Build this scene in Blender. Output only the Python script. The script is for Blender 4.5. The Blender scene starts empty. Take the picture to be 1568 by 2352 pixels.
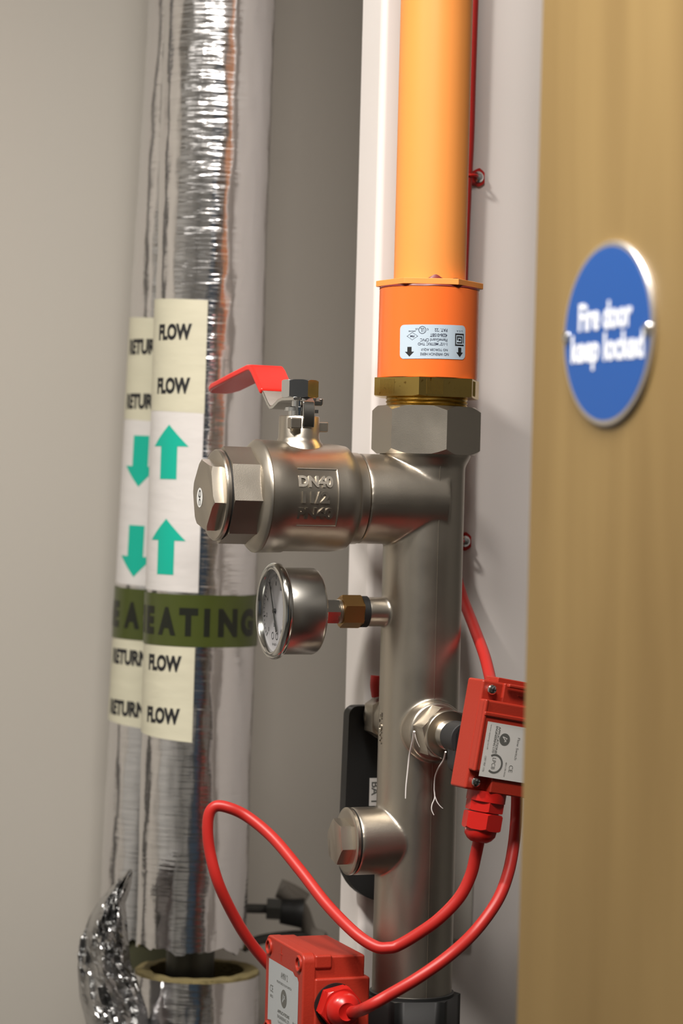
import bpy, bmesh, math, random
from mathutils import Vector, Matrix, noise
random.seed(7)
sc = bpy.context.scene
COL = sc.collection
R_ = math.radians

# ------------------------------------------------------------------ camera
CAM = Vector((0.0, -1.62, 1.40))
FPX = 5550.0
ROLL = R_(1.45)
PITCH = R_(-0.27)
_f = Vector((0, math.cos(PITCH), math.sin(PITCH)))
_r0 = Vector((1, 0, 0))
_u0 = _r0.cross(_f)
_r = _r0 * math.cos(ROLL) + _u0 * math.sin(ROLL)
_u = -_r0 * math.sin(ROLL) + _u0 * math.cos(ROLL)
cd = bpy.data.cameras.new('camera')
cam = bpy.data.objects.new('camera', cd)
COL.objects.link(cam)
m = Matrix((( _r.x, _u.x, -_f.x, CAM.x), (_r.y, _u.y, -_f.y, CAM.y), (_r.z, _u.z, -_f.z, CAM.z), (0, 0, 0, 1)))
cam.matrix_world = m
cd.sensor_fit = 'VERTICAL'
cd.sensor_height = 36.0
cd.sensor_width = 24.0
cd.lens = FPX * 36.0 / 2352.0
cd.clip_start = 0.05
cd.dof.use_dof = True
cd.dof.focus_distance = 1.565
cd.dof.aperture_fstop = 7.2
cd.dof.aperture_blades = 8
sc.camera = cam
sc.view_settings.view_transform = 'Standard'
sc.view_settings.look = 'None'
sc.view_settings.gamma = 1.0
sc.view_settings.use_curve_mapping = False
sc.view_settings.exposure = 0.0

# ------------------------------------------------------------------ world and lamps
w = bpy.data.worlds.new('world'); sc.world = w
w.use_nodes = True
w.node_tree.nodes['Background'].inputs[0].default_value = (0.9, 0.93, 1.0, 1)
w.node_tree.nodes['Background'].inputs[1].default_value = 0.05

def area(name, loc, target, sx, sy, power, color=(1, 1, 1)):
    ld = bpy.data.lights.new(name, 'AREA')
    ld.shape = 'RECTANGLE'; ld.size = sx; ld.size_y = sy
    ld.energy = power; ld.color = color
    lo = bpy.data.objects.new(name, ld)
    COL.objects.link(lo)
    lo.location = loc
    lo.rotation_euler = (Vector(target) - Vector(loc)).to_track_quat('-Z', 'Y').to_euler()
    return lo
CZ = 2.26
LAMPS = [((-1.10, -0.60, CZ - .03), 0.50, 0.50, 2.0, (1.0, 0.95, 0.88)),
         ((-0.535, -0.58, CZ - .03), 0.09, 0.09, 15.0, (1.0, 0.95, 0.88)),
         ((-0.25, -0.90, CZ - .03), 0.26, 0.26, 7.0, (1.0, 0.95, 0.88)),
         ((0.03, -0.85, CZ - .03), 0.30, 0.26, 18.0, (1.0, 0.95, 0.89))]
for i, (lc, sx, sy, pw, co) in enumerate(LAMPS):
    area('ceiling_lamp_light', lc, (lc[0], lc[1], 0), sx, sy, pw, co)

# ------------------------------------------------------------------ projection helpers
def proj(p):
    d = Vector(p) - CAM
    q = d.dot(_f)
    return 784 + FPX * d.dot(_r) / q, 1176 - FPX * d.dot(_u) / q
def PW(px, py, Y):
    """world point at depth plane y = Y (metres) seen near photo position px, py"""
    d = _f + _r * ((px - 784) / FPX) + _u * (-(py - 1176) / FPX)
    t = (Y - CAM.y) / d.y
    return CAM + d * t
TH = R_(20)
A_ = Vector((-math.cos(TH), -math.sin(TH), 0))
N_ = Vector((math.sin(TH), -math.cos(TH), 0))
MX = (973 - 784) / FPX * 1.62
MO = Vector((MX, 0, 1.40))
FM = Matrix(((A_.x, N_.x, 0, MO.x), (A_.y, N_.y, 0, MO.y), (0, 0, 1, MO.z), (0, 0, 0, 1)))
def MW(s, n, z):
    return MO + (A_ * s + N_ * n + Vector((0, 0, z))) * 0.001
def solve(fn, target, x0=0.0, x1=50.0):
    for _ in range(12):
        f0, f1 = fn(x0) - target, fn(x1) - target
        if abs(f1 - f0) < 1e-9: break
        x0, x1 = x1, x1 - f1 * (x1 - x0) / (f1 - f0)
    return x1
def s_at(px, n=0.0, z=0.0): return solve(lambda s: proj(MW(s, n, z))[0], px)
def z_at(py, s=0.0, n=0.0): return solve(lambda z: proj(MW(s, n, z))[1], py)

# ------------------------------------------------------------------ materials
def mat(name, col, rough=0.5, metal=0.0, bump=0.0, bscale=600.0, stretch=(1, 1, 1), var=0.0, vscale=40.0,
        vcol=None, vmin=0.35, vmax=0.7, spec=0.5, coat=0.0, detail=3.0, bdist=0.001, rvar=0.0):
    mt = bpy.data.materials.new(name); mt.use_nodes = True
    nt = mt.node_tree; b = nt.nodes['Principled BSDF']
    b.inputs['Base Color'].default_value = (*col, 1)
    b.inputs['Roughness'].default_value = rough
    b.inputs['Metallic'].default_value = metal
    b.inputs['Specular IOR Level'].default_value = spec
    b.inputs['Coat Weight'].default_value = coat
    tc = nt.nodes.new('ShaderNodeTexCoord')
    mp = nt.nodes.new('ShaderNodeMapping'); mp.inputs['Scale'].default_value = stretch
    nt.links.new(tc.outputs['Object'], mp.inputs['Vector'])
    if var > 0 or rvar > 0:
        nz = nt.nodes.new('ShaderNodeTexNoise'); nz.inputs['Scale'].default_value = vscale
        nz.inputs['Detail'].default_value = 4
        nt.links.new(mp.outputs['Vector'], nz.inputs['Vector'])
        if var > 0:
            mx = nt.nodes.new('ShaderNodeMix'); mx.data_type = 'RGBA'
            v2 = vcol if vcol else tuple(c * 0.6 for c in col)
            mx.inputs[6].default_value = (*col, 1); mx.inputs[7].default_value = (*v2, 1)
            rp = nt.nodes.new('ShaderNodeMapRange')
            rp.inputs['From Min'].default_value = vmin; rp.inputs['From Max'].default_value = vmax
            rp.inputs['To Max'].default_value = var
            nt.links.new(nz.outputs['Fac'], rp.inputs['Value'])
            nt.links.new(rp.outputs['Result'], mx.inputs[0])
            nt.links.new(mx.outputs[2], b.inputs['Base Color'])
        if rvar > 0:
            r2 = nt.nodes.new('ShaderNodeMapRange')
            r2.inputs['From Min'].default_value = 0.3; r2.inputs['From Max'].default_value = 0.7
            r2.inputs['To Min'].default_value = rough - rvar; r2.inputs['To Max'].default_value = rough + rvar
            nt.links.new(nz.outputs['Fac'], r2.inputs['Value'])
            nt.links.new(r2.outputs['Result'], b.inputs['Roughness'])
    if bump > 0:
        n2 = nt.nodes.new('ShaderNodeTexNoise'); n2.inputs['Scale'].default_value = bscale
        n2.inputs['Detail'].default_value = detail
        bp = nt.nodes.new('ShaderNodeBump'); bp.inputs['Strength'].default_value = bump
        bp.inputs['Distance'].default_value = bdist
        nt.links.new(mp.outputs['Vector'], n2.inputs['Vector'])
        nt.links.new(n2.outputs['Fac'], bp.inputs['Height'])
        nt.links.new(bp.outputs['Normal'], b.inputs['Normal'])
    return mt

def foil_mat(name, col, rough, strength):
    """aluminium scrim foil: fine woven threads, creases"""
    mt = bpy.data.materials.new(name); mt.use_nodes = True
    nt = mt.node_tree; b = nt.nodes['Principled BSDF']
    b.inputs['Base Color'].default_value = (*col, 1)
    b.inputs['Metallic'].default_value = 1.0
    b.inputs['Roughness'].default_value = rough
    tc = nt.nodes.new('ShaderNodeTexCoord')
    def nz(scale, st, detail=3.0, dist=0.0):
        mp = nt.nodes.new('ShaderNodeMapping'); mp.inputs['Scale'].default_value = st
        nt.links.new(tc.outputs['Object'], mp.inputs['Vector'])
        n = nt.nodes.new('ShaderNodeTexNoise'); n.inputs['Scale'].default_value = scale
        n.inputs['Detail'].default_value = detail; n.inputs['Distortion'].default_value = dist
        nt.links.new(mp.outputs['Vector'], n.inputs['Vector'])
        return n.outputs['Fac']
    def bump(h, prev, st, dist):
        bp = nt.nodes.new('ShaderNodeBump'); bp.inputs['Strength'].default_value = st
        bp.inputs['Distance'].default_value = dist
        nt.links.new(h, bp.inputs['Height'])
        if prev: nt.links.new(prev, bp.inputs['Normal'])
        return bp.outputs['Normal']
    n1 = bump(nz(40, (0.5, 0.5, 4.0), 4, 0.3), None, strength, 0.0013)
    n2 = bump(nz(22, (1, 1, 0.8), 2, 0.6), n1, strength * 0.6, 0.002)
    n3 = bump(nz(240, (0.10, 0.10, 1.6), 2), n2, strength, 0.0009)
    n4 = bump(nz(300, (1.4, 1.4, 0.1), 2), n3, strength * 0.4, 0.00025)
    nt.links.new(n4, b.inputs['Normal'])
    return mt

def glass_mat(name):
    mt = bpy.data.materials.new(name); mt.use_nodes = True
    nt = mt.node_tree; nt.nodes.remove(nt.nodes['Principled BSDF'])
    out = nt.nodes['Material Output']
    tr = nt.nodes.new('ShaderNodeBsdfTransparent'); tr.inputs[0].default_value = (0.97, 0.98, 0.98, 1)
    gl = nt.nodes.new('ShaderNodeBsdfGlossy'); gl.inputs['Roughness'].default_value = 0.03
    lw = nt.nodes.new('ShaderNodeLayerWeight')
    pw = nt.nodes.new('ShaderNodeMath'); pw.operation = 'POWER'; pw.inputs[1].default_value = 5
    nt.links.new(lw.outputs['Facing'], pw.inputs[0])
    fr = nt.nodes.new('ShaderNodeMath'); fr.operation = 'MULTIPLY_ADD'; fr.inputs[1].default_value = 0.3; fr.inputs[2].default_value = 0.02
    nt.links.new(pw.outputs[0], fr.inputs[0])
    mx = nt.nodes.new('ShaderNodeMixShader')
    nt.links.new(fr.outputs[0], mx.inputs[0]); nt.links.new(tr.outputs[0], mx.inputs[1]); nt.links.new(gl.outputs[0], mx.inputs[2])
    nt.links.new(mx.outputs[0], out.inputs[0])
    return mt

M = {}
M['nickel'] = mat('satin nickel casting', (0.50, 0.455, 0.39), 0.36, 1.0, bump=0.16, bscale=2200, bdist=0.00025, rvar=0.04, vscale=25)
M['nickel2'] = mat('machined nickel', (0.54, 0.49, 0.42), 0.31, 1.0, bump=0.1, bscale=900, bdist=0.0003)
M['steel'] = mat('polished stainless', (0.66, 0.65, 0.62), 0.16, 1.0, bump=0.04, bscale=500, bdist=0.0003)
M['brushed'] = mat('brushed stainless', (0.55, 0.53, 0.49), 0.30, 1.0, bump=0.1, bscale=500, stretch=(0.1, 1, 1), bdist=0.0002)
M['zinc'] = mat('zinc plated steel', (0.70, 0.71, 0.72), 0.16, 1.0)
M['brass'] = mat('aged brass', (0.62, 0.44, 0.13), 0.26, 1.0, var=0.8, vscale=330, vcol=(0.25, 0.13, 0.03), vmin=.66, vmax=.72, bump=0.05, bscale=500, bdist=0.0003)
M['brass2'] = mat('dull brass', (0.50, 0.30, 0.11), 0.36, 1.0, bump=0.08, bscale=500, bdist=0.0003)
M['orange'] = mat('light orange cpvc', (0.90, 0.33, 0.075), 0.42, 0, var=0.10, vscale=30, vcol=(0.80, 0.24, 0.05), spec=0.4)
M['orange2'] = mat('deep orange cpvc', (0.91, 0.17, 0.03), 0.24, 0, bump=0.03, bscale=300, bdist=0.0002)
M['glue'] = mat('purple primer stain', (0.20, 0.03, 0.03), 0.4)
M['redbox'] = mat('red moulded abs', (0.38, 0.028, 0.013), 0.42, 0, bump=0.25, bscale=700, bdist=0.0003)
M['redplastic'] = mat('glossy red nylon', (0.50, 0.014, 0.010), 0.28, 0)
M['redcable'] = mat('red cable sheath', (0.47, 0.020, 0.015), 0.42, 0, bump=0.06, bscale=400, bdist=0.0003)
M['redgrip'] = mat('red vinyl sleeve', (0.80, 0.025, 0.018), 0.30, 0)
M['black'] = mat('black plastic', (0.012, 0.012, 0.012), 0.45, 0)
M['darkgrey'] = mat('dark grey rubber', (0.022, 0.022, 0.023), 0.6, 0, bump=0.1, bscale=400, bdist=0.0003)
M['rubber'] = mat('black rubber seal', (0.006, 0.006, 0.006), 0.6)
M['white'] = mat('white gloss paint', (0.80, 0.75, 0.72), 0.38, 0, bump=0.03, bscale=60, bdist=0.0006)
M['offwhite'] = mat('off white pvc', (0.66, 0.63, 0.57), 0.45)
M['wall'] = mat('grey matt wall paint', (0.45, 0.42, 0.375), 0.85, 0, bump=0.05, bscale=120, bdist=0.0006)
M['wallw'] = mat('white matt wall paint', (0.26, 0.255, 0.245), 0.9, 0)
M['wallwarm'] = mat('beige wall paint', (0.62, 0.50, 0.40), 0.9, 0)
M['ceil'] = mat('white ceiling paint', (0.62, 0.62, 0.60), 0.9)
M['floor'] = mat('grey vinyl floor', (0.07, 0.068, 0.065), 0.6, 0, var=0.4, vscale=60)
M['blue_back'] = mat('blue grey reflection panel', (0.05, 0.11, 0.19), 0.6)  # colour of the added panel that the foil reflects
M['dark_back'] = mat('charcoal wall paint', (0.05, 0.05, 0.053), 0.8)
M['print_black'] = mat('black print', (0.012, 0.012, 0.014), 0.5)
M['print_navy'] = mat('navy print', (0.015, 0.02, 0.05), 0.5)
M['print_grey'] = mat('grey print', (0.12, 0.12, 0.11), 0.5)
M['label_cream'] = mat('cream label tape', (0.62, 0.59, 0.45), 0.5, 0, bump=0.25, bscale=60, stretch=(1, 1, 3), bdist=0.0012, var=0.15, vscale=30)
M['label_white'] = mat('white label tape', (0.68, 0.65, 0.63), 0.5, 0, bump=0.25, bscale=60, stretch=(1, 1, 3), bdist=0.0012, var=0.12, vscale=30)
M['teal'] = mat('teal print', (0.0, 0.42, 0.30), 0.5)
M['olive'] = mat('olive green tape', (0.055, 0.070, 0.012), 0.33, 0, bump=0.2, bscale=50, bdist=0.001)
M['olive_print'] = mat('dark letters on olive tape', (0.008, 0.010, 0.005), 0.4)
M['label_blue'] = mat('pale blue label paper', (0.50, 0.60, 0.70), 0.4)
M['label_grey'] = mat('white sticker paper', (0.68, 0.66, 0.63), 0.4)
M['label_silver'] = mat('silver sticker', (0.42, 0.44, 0.45), 0.45)
M['sticker'] = mat('white sticker', (0.85, 0.85, 0.83), 0.4)
M['dial'] = mat('dial paper', (0.50, 0.47, 0.49), 0.5)
M['needle'] = mat('needle black', (0.02, 0.02, 0.02), 0.4)
M['blue'] = mat('blue enamel', (0.004, 0.066, 0.28), 0.38)
M['alu'] = mat('satin aluminium', (0.74, 0.70, 0.66), 0.35, 1.0)
M['signwhite'] = mat('white enamel lettering', (0.78, 0.80, 0.85), 0.45)
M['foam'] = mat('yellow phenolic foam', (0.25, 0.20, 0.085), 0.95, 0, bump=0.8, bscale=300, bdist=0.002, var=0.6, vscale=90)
M['foamdark'] = mat('dark foam', (0.06, 0.06, 0.03), 0.95)  # darker foam colour, inside the jackets and below the return pipe
M['pipedark'] = mat('dark steel heating pipe', (0.10, 0.10, 0.085), 0.45, 0.8)
M['fibre'] = mat('white thread sealing cord', (0.80, 0.76, 0.74), 0.6)
M['gunmetal'] = mat('dull galvanised bracket', (0.06, 0.06, 0.055), 0.5, 0.6)
M['brownplate'] = mat('dull brown wall fixing', (0.14, 0.125, 0.105), 0.7)
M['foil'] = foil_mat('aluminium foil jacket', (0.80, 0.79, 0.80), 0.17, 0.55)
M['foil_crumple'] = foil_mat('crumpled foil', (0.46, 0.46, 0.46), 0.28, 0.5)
M['glass'] = glass_mat('gauge glass')
# oak veneer
mt = bpy.data.materials.new('oak door veneer'); mt.use_nodes = True
nt = mt.node_tree; b = nt.nodes['Principled BSDF']; b.inputs['Roughness'].default_value = 0.5
tc = nt.nodes.new('ShaderNodeTexCoord'); mp = nt.nodes.new('ShaderNodeMapping')
mp.inputs['Scale'].default_value = (1, 1, 0.08)
nt.links.new(tc.outputs['Object'], mp.inputs['Vector'])
n1 = nt.nodes.new('ShaderNodeTexNoise'); n1.inputs['Scale'].default_value = 22; n1.inputs['Detail'].default_value = 5
n1.inputs['Distortion'].default_value = 0.5
nt.links.new(mp.outputs['Vector'], n1.inputs['Vector'])
cr = nt.nodes.new('ShaderNodeValToRGB')
cr.color_ramp.elements[0].position = 0.3; cr.color_ramp.elements[0].color = (0.160, 0.098, 0.030, 1)
cr.color_ramp.elements[1].position = 0.72; cr.color_ramp.elements[1].color = (0.235, 0.155, 0.056, 1)
nt.links.new(n1.outputs['Fac'], cr.inputs['Fac'])
nt.links.new(cr.outputs['Color'], b.inputs['Base Color'])
M['oak'] = mt

# ------------------------------------------------------------------ mesh builder (millimetres)
class G:
    def __init__(s): s.v = []; s.f = []
    def add(s, vs, fs):
        o = len(s.v); s.v += [tuple(v) for v in vs]; s.f += [tuple(i + o for i in f) for f in fs]; return s
    def rings(s, rings, cap0=True, cap1=True):
        n = len(rings[0]); vs = []; fs = []
        for r in rings: vs += r
        for i in range(len(rings) - 1):
            for j in range(n):
                a = i * n + j; b_ = i * n + (j + 1) % n
                fs.append((a, b_, b_ + n, a + n))
        if cap0: fs.append(tuple(range(n - 1, -1, -1)))
        if cap1: fs.append(tuple((len(rings) - 1) * n + j for j in range(n)))
        return s.add(vs, fs)
    def box(s, x0, x1, y0, y1, z0, z1):
        vs = [(x, y, z) for z in (z0, z1) for y in (y0, y1) for x in (x0, x1)]
        return s.add(vs, [(0, 2, 3, 1), (4, 5, 7, 6), (0, 1, 5, 4), (1, 3, 7, 5), (3, 2, 6, 7), (2, 0, 4, 6)])
    def bm(s, bm_, fn):
        bm_.verts.ensure_lookup_table()
        bm_.verts.index_update()
        s.add([fn(v.co) for v in bm_.verts], [[v.index for v in f.verts] for f in bm_.faces])
        bm_.free(); return s

def ax(kind, c=(0, 0, 0)):
    cs, cn, cz = c
    if kind == 's': return lambda t, x, y: (cs + t, cn + x, cz + y)
    if kind == 'n': return lambda t, x, y: (cs - x, cn + t, cz + y)
    if kind == 'z': return lambda t, x, y: (cs + x, cn + y, cz + t)
    if kind == '-y': return lambda t, x, y: (cs + x, cn - t, cz + y)
def lathe(g, A, prof, seg=96, cap=(True, True)):
    rs = []
    for t, r in prof:
        r = max(r, 0.01)
        rs.append([A(t, r * math.cos(2 * math.pi * k / seg), r * math.sin(2 * math.pi * k / seg)) for k in range(seg)])
    return g.rings(rs, *cap)
def nut(g, A, t0, t1, R, N, phase, rc=None, k=0.5, ends=(True, True)):
    seg = N * 16
    inr = R * math.cos(math.pi / N)
    if rc is None: rc = inr * 1.02
    rr = []
    for i in range(seg):
        a = 2 * math.pi * i / seg
        loc = (a) % (2 * math.pi / N) - math.pi / N
        rr.append((a + R_(phase), inr / math.cos(loc)))
    def ring(fn): return [A(fn(r)[0], fn(r)[1] * math.cos(a), fn(r)[1] * math.sin(a)) for a, r in rr]
    z = lambda r: max(0.0, r - rc) * k
    rs = []
    if ends[0]: rs.append(ring(lambda r: (t0, min(r, rc)))); rs.append(ring(lambda r: (t0 + z(r) + 0.01, r)))
    else: rs.append(ring(lambda r: (t0, r)))
    if ends[1]: rs.append(ring(lambda r: (t1 - z(r) - 0.01, r))); rs.append(ring(lambda r: (t1, min(r, rc))))
    else: rs.append(ring(lambda r: (t1, r)))
    return g.rings(rs)
def thread(g, A, t0, t1, r, pitch, seg=64):
    p = []; t = t0
    while t < t1 - 1e-6:
        p += [(t, r - pitch * 0.4), (min(t + pitch * 0.5, t1), r)]; t += pitch
    p.append((t1, r - pitch * 0.4))
    return lathe(g, A, p, seg)
def catmull(pts, per=10):
    out = []; P = [pts[0]] + list(pts) + [pts[-1]]
    for i in range(1, len(P) - 2):
        p0, p1, p2, p3 = P[i - 1:i + 3]
        for k in range(per):
            t = k / per
            out.append(0.5 * ((2 * p1) + (-p0 + p2) * t + (2 * p0 - 5 * p1 + 4 * p2 - p3) * t * t + (-p0 + 3 * p1 - 3 * p2 + p3) * t ** 3))
    out.append(P[-2].copy()); return out
def tube(g, pts, r, seg=20, per=10, radii=None, flat=None):
    c = catmull(pts, per); n = len(c); up = None; rs = []
    for i, p in enumerate(c):
        t = (c[min(i + 1, n - 1)] - c[max(i - 1, 0)]).normalized()
        if up is None: up = t.orthogonal().normalized()
        up = (up - t * up.dot(t)).normalized(); sd = t.cross(up)
        rad = r if radii is None else radii(i / (n - 1))
        rs.append([tuple(p + (up * math.cos(2 * math.pi * k / seg) + sd * math.sin(2 * math.pi * k / seg)) * rad) for k in range(seg)])
    return g.rings(rs)
def text_bm(s, h, wdt=None, bold=0.0, ext=0.0, cuts=0, space=1.0, clean=False):
    cu = bpy.data.curves.new('t', 'FONT'); cu.body = s; cu.size = 1.0; cu.align_x = 'CENTER'
    cu.offset = bold; cu.extrude = 0; cu.resolution_u = 4; cu.space_character = space
    ob = bpy.data.objects.new('t', cu); COL.objects.link(ob)
    dg = bpy.context.evaluated_depsgraph_get(); dg.update()
    me = bpy.data.meshes.new_from_object(ob.evaluated_get(dg))
    bm_ = bmesh.new(); bm_.from_mesh(me)
    bpy.data.objects.remove(ob); bpy.data.curves.remove(cu); bpy.data.meshes.remove(me)
    xs = [v.co.x for v in bm_.verts]; ys = [v.co.y for v in bm_.verts]
    x0, x1, y0, y1 = min(xs), max(xs), min(ys), max(ys)
    sy = h / (y1 - y0); sx = wdt / (x1 - x0) if wdt else sy
    for v in bm_.verts:
        v.co.x = (v.co.x - (x0 + x1) / 2) * sx; v.co.y = (v.co.y - (y0 + y1) / 2) * sy
    bmesh.ops.triangulate(bm_, faces=bm_.faces[:])
    if cuts:
        W = (x1 - x0) * sx
        for i in range(1, cuts):
            geom = bm_.verts[:] + bm_.edges[:] + bm_.faces[:]
            bmesh.ops.bisect_plane(bm_, geom=geom, plane_co=(-W / 2 + W * i / cuts, 0, 0), plane_no=(1, 0, 0))
    if clean:
        bmesh.ops.remove_doubles(bm_, verts=bm_.verts[:], dist=1e-4)
        bmesh.ops.dissolve_limit(bm_, angle_limit=0.02, verts=bm_.verts[:], edges=bm_.edges[:])
    if ext > 0:
        r = bmesh.ops.extrude_face_region(bm_, geom=bm_.faces[:])
        for e in r['geom']:
            if isinstance(e, bmesh.types.BMVert): e.co.z += ext
    return bm_
def poly_bm(pts, cuts=0):
    bm_ = bmesh.new(); bm_.faces.new([bm_.verts.new((x, y, 0)) for x, y in pts])
    bmesh.ops.triangulate(bm_, faces=bm_.faces[:])
    if cuts:
        xs = [p[0] for p in pts]; x0, x1 = min(xs), max(xs)
        for i in range(1, cuts):
            bmesh.ops.bisect_plane(bm_, geom=bm_.verts[:] + bm_.edges[:] + bm_.faces[:], plane_co=(x0 + (x1 - x0) * i / cuts, 0, 0), plane_no=(1, 0, 0))
    return bm_
def ring_pts(cx, cy, r, n=32, a0=0, a1=360): return [(cx + r * math.cos(R_(a0 + (a1 - a0) * i / n)), cy + r * math.sin(R_(a0 + (a1 - a0) * i / n))) for i in range(n + (1 if a1 - a0 < 360 else 0))]
def annulus_bm(cx, cy, r0, r1, n=40, a0=0, a1=360):
    bm_ = bmesh.new(); vs = []
    for i in range(n + 1):
        a = R_(a0 + (a1 - a0) * i / n)
        vs.append((bm_.verts.new((cx + r0 * math.cos(a), cy + r0 * math.sin(a), 0)), bm_.verts.new((cx + r1 * math.cos(a), cy + r1 * math.sin(a), 0))))
    for i in range(n): bm_.faces.new((vs[i][0], vs[i][1], vs[i + 1][1], vs[i + 1][0]))
    return bm_
def rrect(x0, x1, y0, y1, r, n=6):
    out = []
    for cx, cy, a in ((x1 - r, y1 - r, 0), (x0 + r, y1 - r, 90), (x0 + r, y0 + r, 180), (x1 - r, y0 + r, 270)):
        out += ring_pts(cx, cy, r, n, a, a + 90)
    return out

ORG = {}
def emit(name, g, mt_, parent=None, frame=None, origin=(0, 0, 0), bevel=0.0, seg=2, ang=32, label=None, cat=None, group=None, kind=None, recalc=True):
    if parent is not None: origin = ORG[parent]
    me = bpy.data.meshes.new(name)
    o = Vector(origin)
    me.from_pydata([(Vector(v) - o) * 0.001 for v in g.v], [], g.f)
    bm_ = bmesh.new(); bm_.from_mesh(me)
    if recalc: bmesh.ops.recalc_face_normals(bm_, faces=bm_.faces[:])
    for f in bm_.faces: f.smooth = True
    for e in bm_.edges:
        if len(e.link_faces) == 2 and e.calc_face_angle(0) > R_(ang): e.smooth = False
    bm_.to_mesh(me); bm_.free()
    ob = bpy.data.objects.new(name, me); COL.objects.link(ob)
    me.materials.append(mt_)
    if parent is not None: ob.parent = parent
    else: ob.matrix_world = (frame if frame is not None else Matrix.Identity(4)) @ Matrix.Translation(o * 0.001)
    ORG[ob] = tuple(origin)
    if bevel > 0:
        bv = ob.modifiers.new('bevel', 'BEVEL'); bv.width = bevel * 0.001; bv.segments = seg
        bv.limit_method = 'ANGLE'; bv.angle_limit = R_(ang); bv.harden_normals = True
    if label: ob['label'] = label
    if cat: ob['category'] = cat
    if group: ob['group'] = group
    if kind: ob['kind'] = kind
    return ob
def thing(name, label, cat, frame=None, origin=(0, 0, 0), group=None):
    o = bpy.data.objects.new(name, None); COL.objects.link(o)
    o.empty_display_size = 0.02
    o.matrix_world = (frame if frame is not None else Matrix.Identity(4)) @ Matrix.Translation(Vector(origin) * 0.001)
    o['label'] = label; o['category'] = cat
    if group: o['group'] = group
    ORG[o] = tuple(origin)
    return o
FLOOR = -1400.0; TOPZ = CZ * 1000 - 1400     # relative to the frames at z = 1.4 m

# ================================================================== SETTING
def struct(name, g, mt_, frame=None, **k): return emit(name, g, mt_, frame=frame, kind='structure', **k)
F0 = Matrix.Identity(4)
struct('floor', G().box(-2100, 1400, -3300, 1500, -40, 0), M['floor'])
struct('ceiling', G().box(-2100, 1400, -3300, 1500, CZ * 1000, CZ * 1000 + 50), M['ceil'])
struct('wall_left', G().box(-2000, -1960, -3250, 700, 0, CZ * 1000), M['ceil'])
struct('wall_right', G().box(900, 940, -3250, 1000, 0, CZ * 1000), M['wallw'])
struct('wall_back', G().box(-650, 940, -3290, -3250, 0, CZ * 1000), M['dark_back'])
struct('wall_rear', G().box(-2000, -650, -3290, -3250, 0, CZ * 1000), M['ceil'])
d2 = struct('reflection_panel', G().box(-420, 420, -3250, -3205, 0, 2040), M['blue_back'], bevel=2)  # unseen blue panel behind the camera, added for the blue streak in the foil
NB = -515.0
struct('wall_front', G().box(-1200, 2500, NB - 40, NB, FLOOR, TOPZ), M['wall'], frame=FM)
# white post with the return face at its left, recess behind it at the right
NC = -80.0
sL = s_at(850, NC); sR = s_at(1190, NC)
dC = solve(lambda d: proj(MW(sL, NC - d, 0))[0], 800)
struct('trim_1', G().box(s_at(1400, NC), sL, NC - dC, NC, FLOOR, TOPZ), M['white'], frame=FM, bevel=5, seg=5)
struct('wall_side', G().box(32, 60, 140, 520, 0, CZ * 1000), M['white'])
struct('reflection_strip', G().box(268, 312, NB, NB + 22, FLOOR, TOPZ), M['black'], frame=FM)  # unseen dark strip, added so the foil pipes reflect dark lines
# door leaf, open towards the camera on the right
DD = 1.18
DE = Vector(((1214 - 784) / FPX * DD, CAM.y + DD, 0))
da = R_(22.7)
dx, dy = Vector((math.sin(da), -math.cos(da), 0)), Vector((math.cos(da), math.sin(da), 0))
FD = Matrix(((dx.x, dy.x, 0, DE.x), (dx.y, dy.y, 0, DE.y), (0, 0, 1, 0), (0, 0, 0, 1)))
struct('door_1', G().box(0, 860, 0, 44, 8, 2040), M['oak'], frame=FD, bevel=1.2)

# ------------------------------------------------------------------ ceiling lamps
for i, (lc, sx, sy, pw, co) in enumerate(LAMPS):
    t = thing('ceiling_light', ['square ceiling light panel at the far left of the room', 'small square ceiling downlight between the two panels', 'square ceiling light panel left of the oblong one', 'oblong ceiling light panel between the camera and the pipes'][i], 'light', None, (lc[0] * 1000, lc[1] * 1000, CZ * 1000 - 32))
    hx, hy = sx * 500 + 8, sy * 500 + 8
    g = G()
    X, Y = lc[0] * 1000, lc[1] * 1000
    for a0, a1, b0, b1 in ((-hx - 14, -hx, -hy - 14, hy + 14), (hx, hx + 14, -hy - 14, hy + 14), (-hx, hx, -hy - 14, -hy), (-hx, hx, hy, hy + 14)):
        g.box(X + a0, X + a1, Y + b0, Y + b1, CZ * 1000 - 30, CZ * 1000 - 1)
    emit('frame', g, M['white'], t)

# ================================================================== FIRE DOOR SIGN
FC = None
def door_pt(px, py):
    lo = solve(lambda x: proj(FD @ Vector((x * 0.001, 0, 1.45)))[0], px, 50, 150)
    zz = solve(lambda z: proj(FD @ Vector((lo * 0.001, 0, z * 0.001)))[1], py, 1400, 1500)
    lo = solve(lambda x: proj(FD @ Vector((x * 0.001, 0, zz * 0.001)))[0], px, 50, 150)
    return lo, zz
sxp, szp = door_pt(1402, 766)
RS = 42.5
sg = thing('door_sign', 'round blue sign reading Fire door keep locked, screwed to the wooden door', 'sign', FD, (sxp, 0, szp))
AS = ax('-y', (sxp, 0, szp))
emit('plate', lathe(G(), AS, [(0.1, RS), (1.6, RS), (2.2, RS - 0.8)]), M['alu'], sg)
emit('face', lathe(G(), AS, [(1.7, RS - 2.4), (2.35, RS - 2.6)]), M['blue'], sg)
def on_door(x0, z0, d=2.45): return lambda c: (sxp + x0 + c.x, -(d + c.z), szp + z0 + c.y)
emit('lettering', G().bm(text_bm('Fire door', 13.2, 50, bold=0.03, ext=0.15), on_door(-1.5, 8.5)), M['signwhite'], sg)
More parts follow.
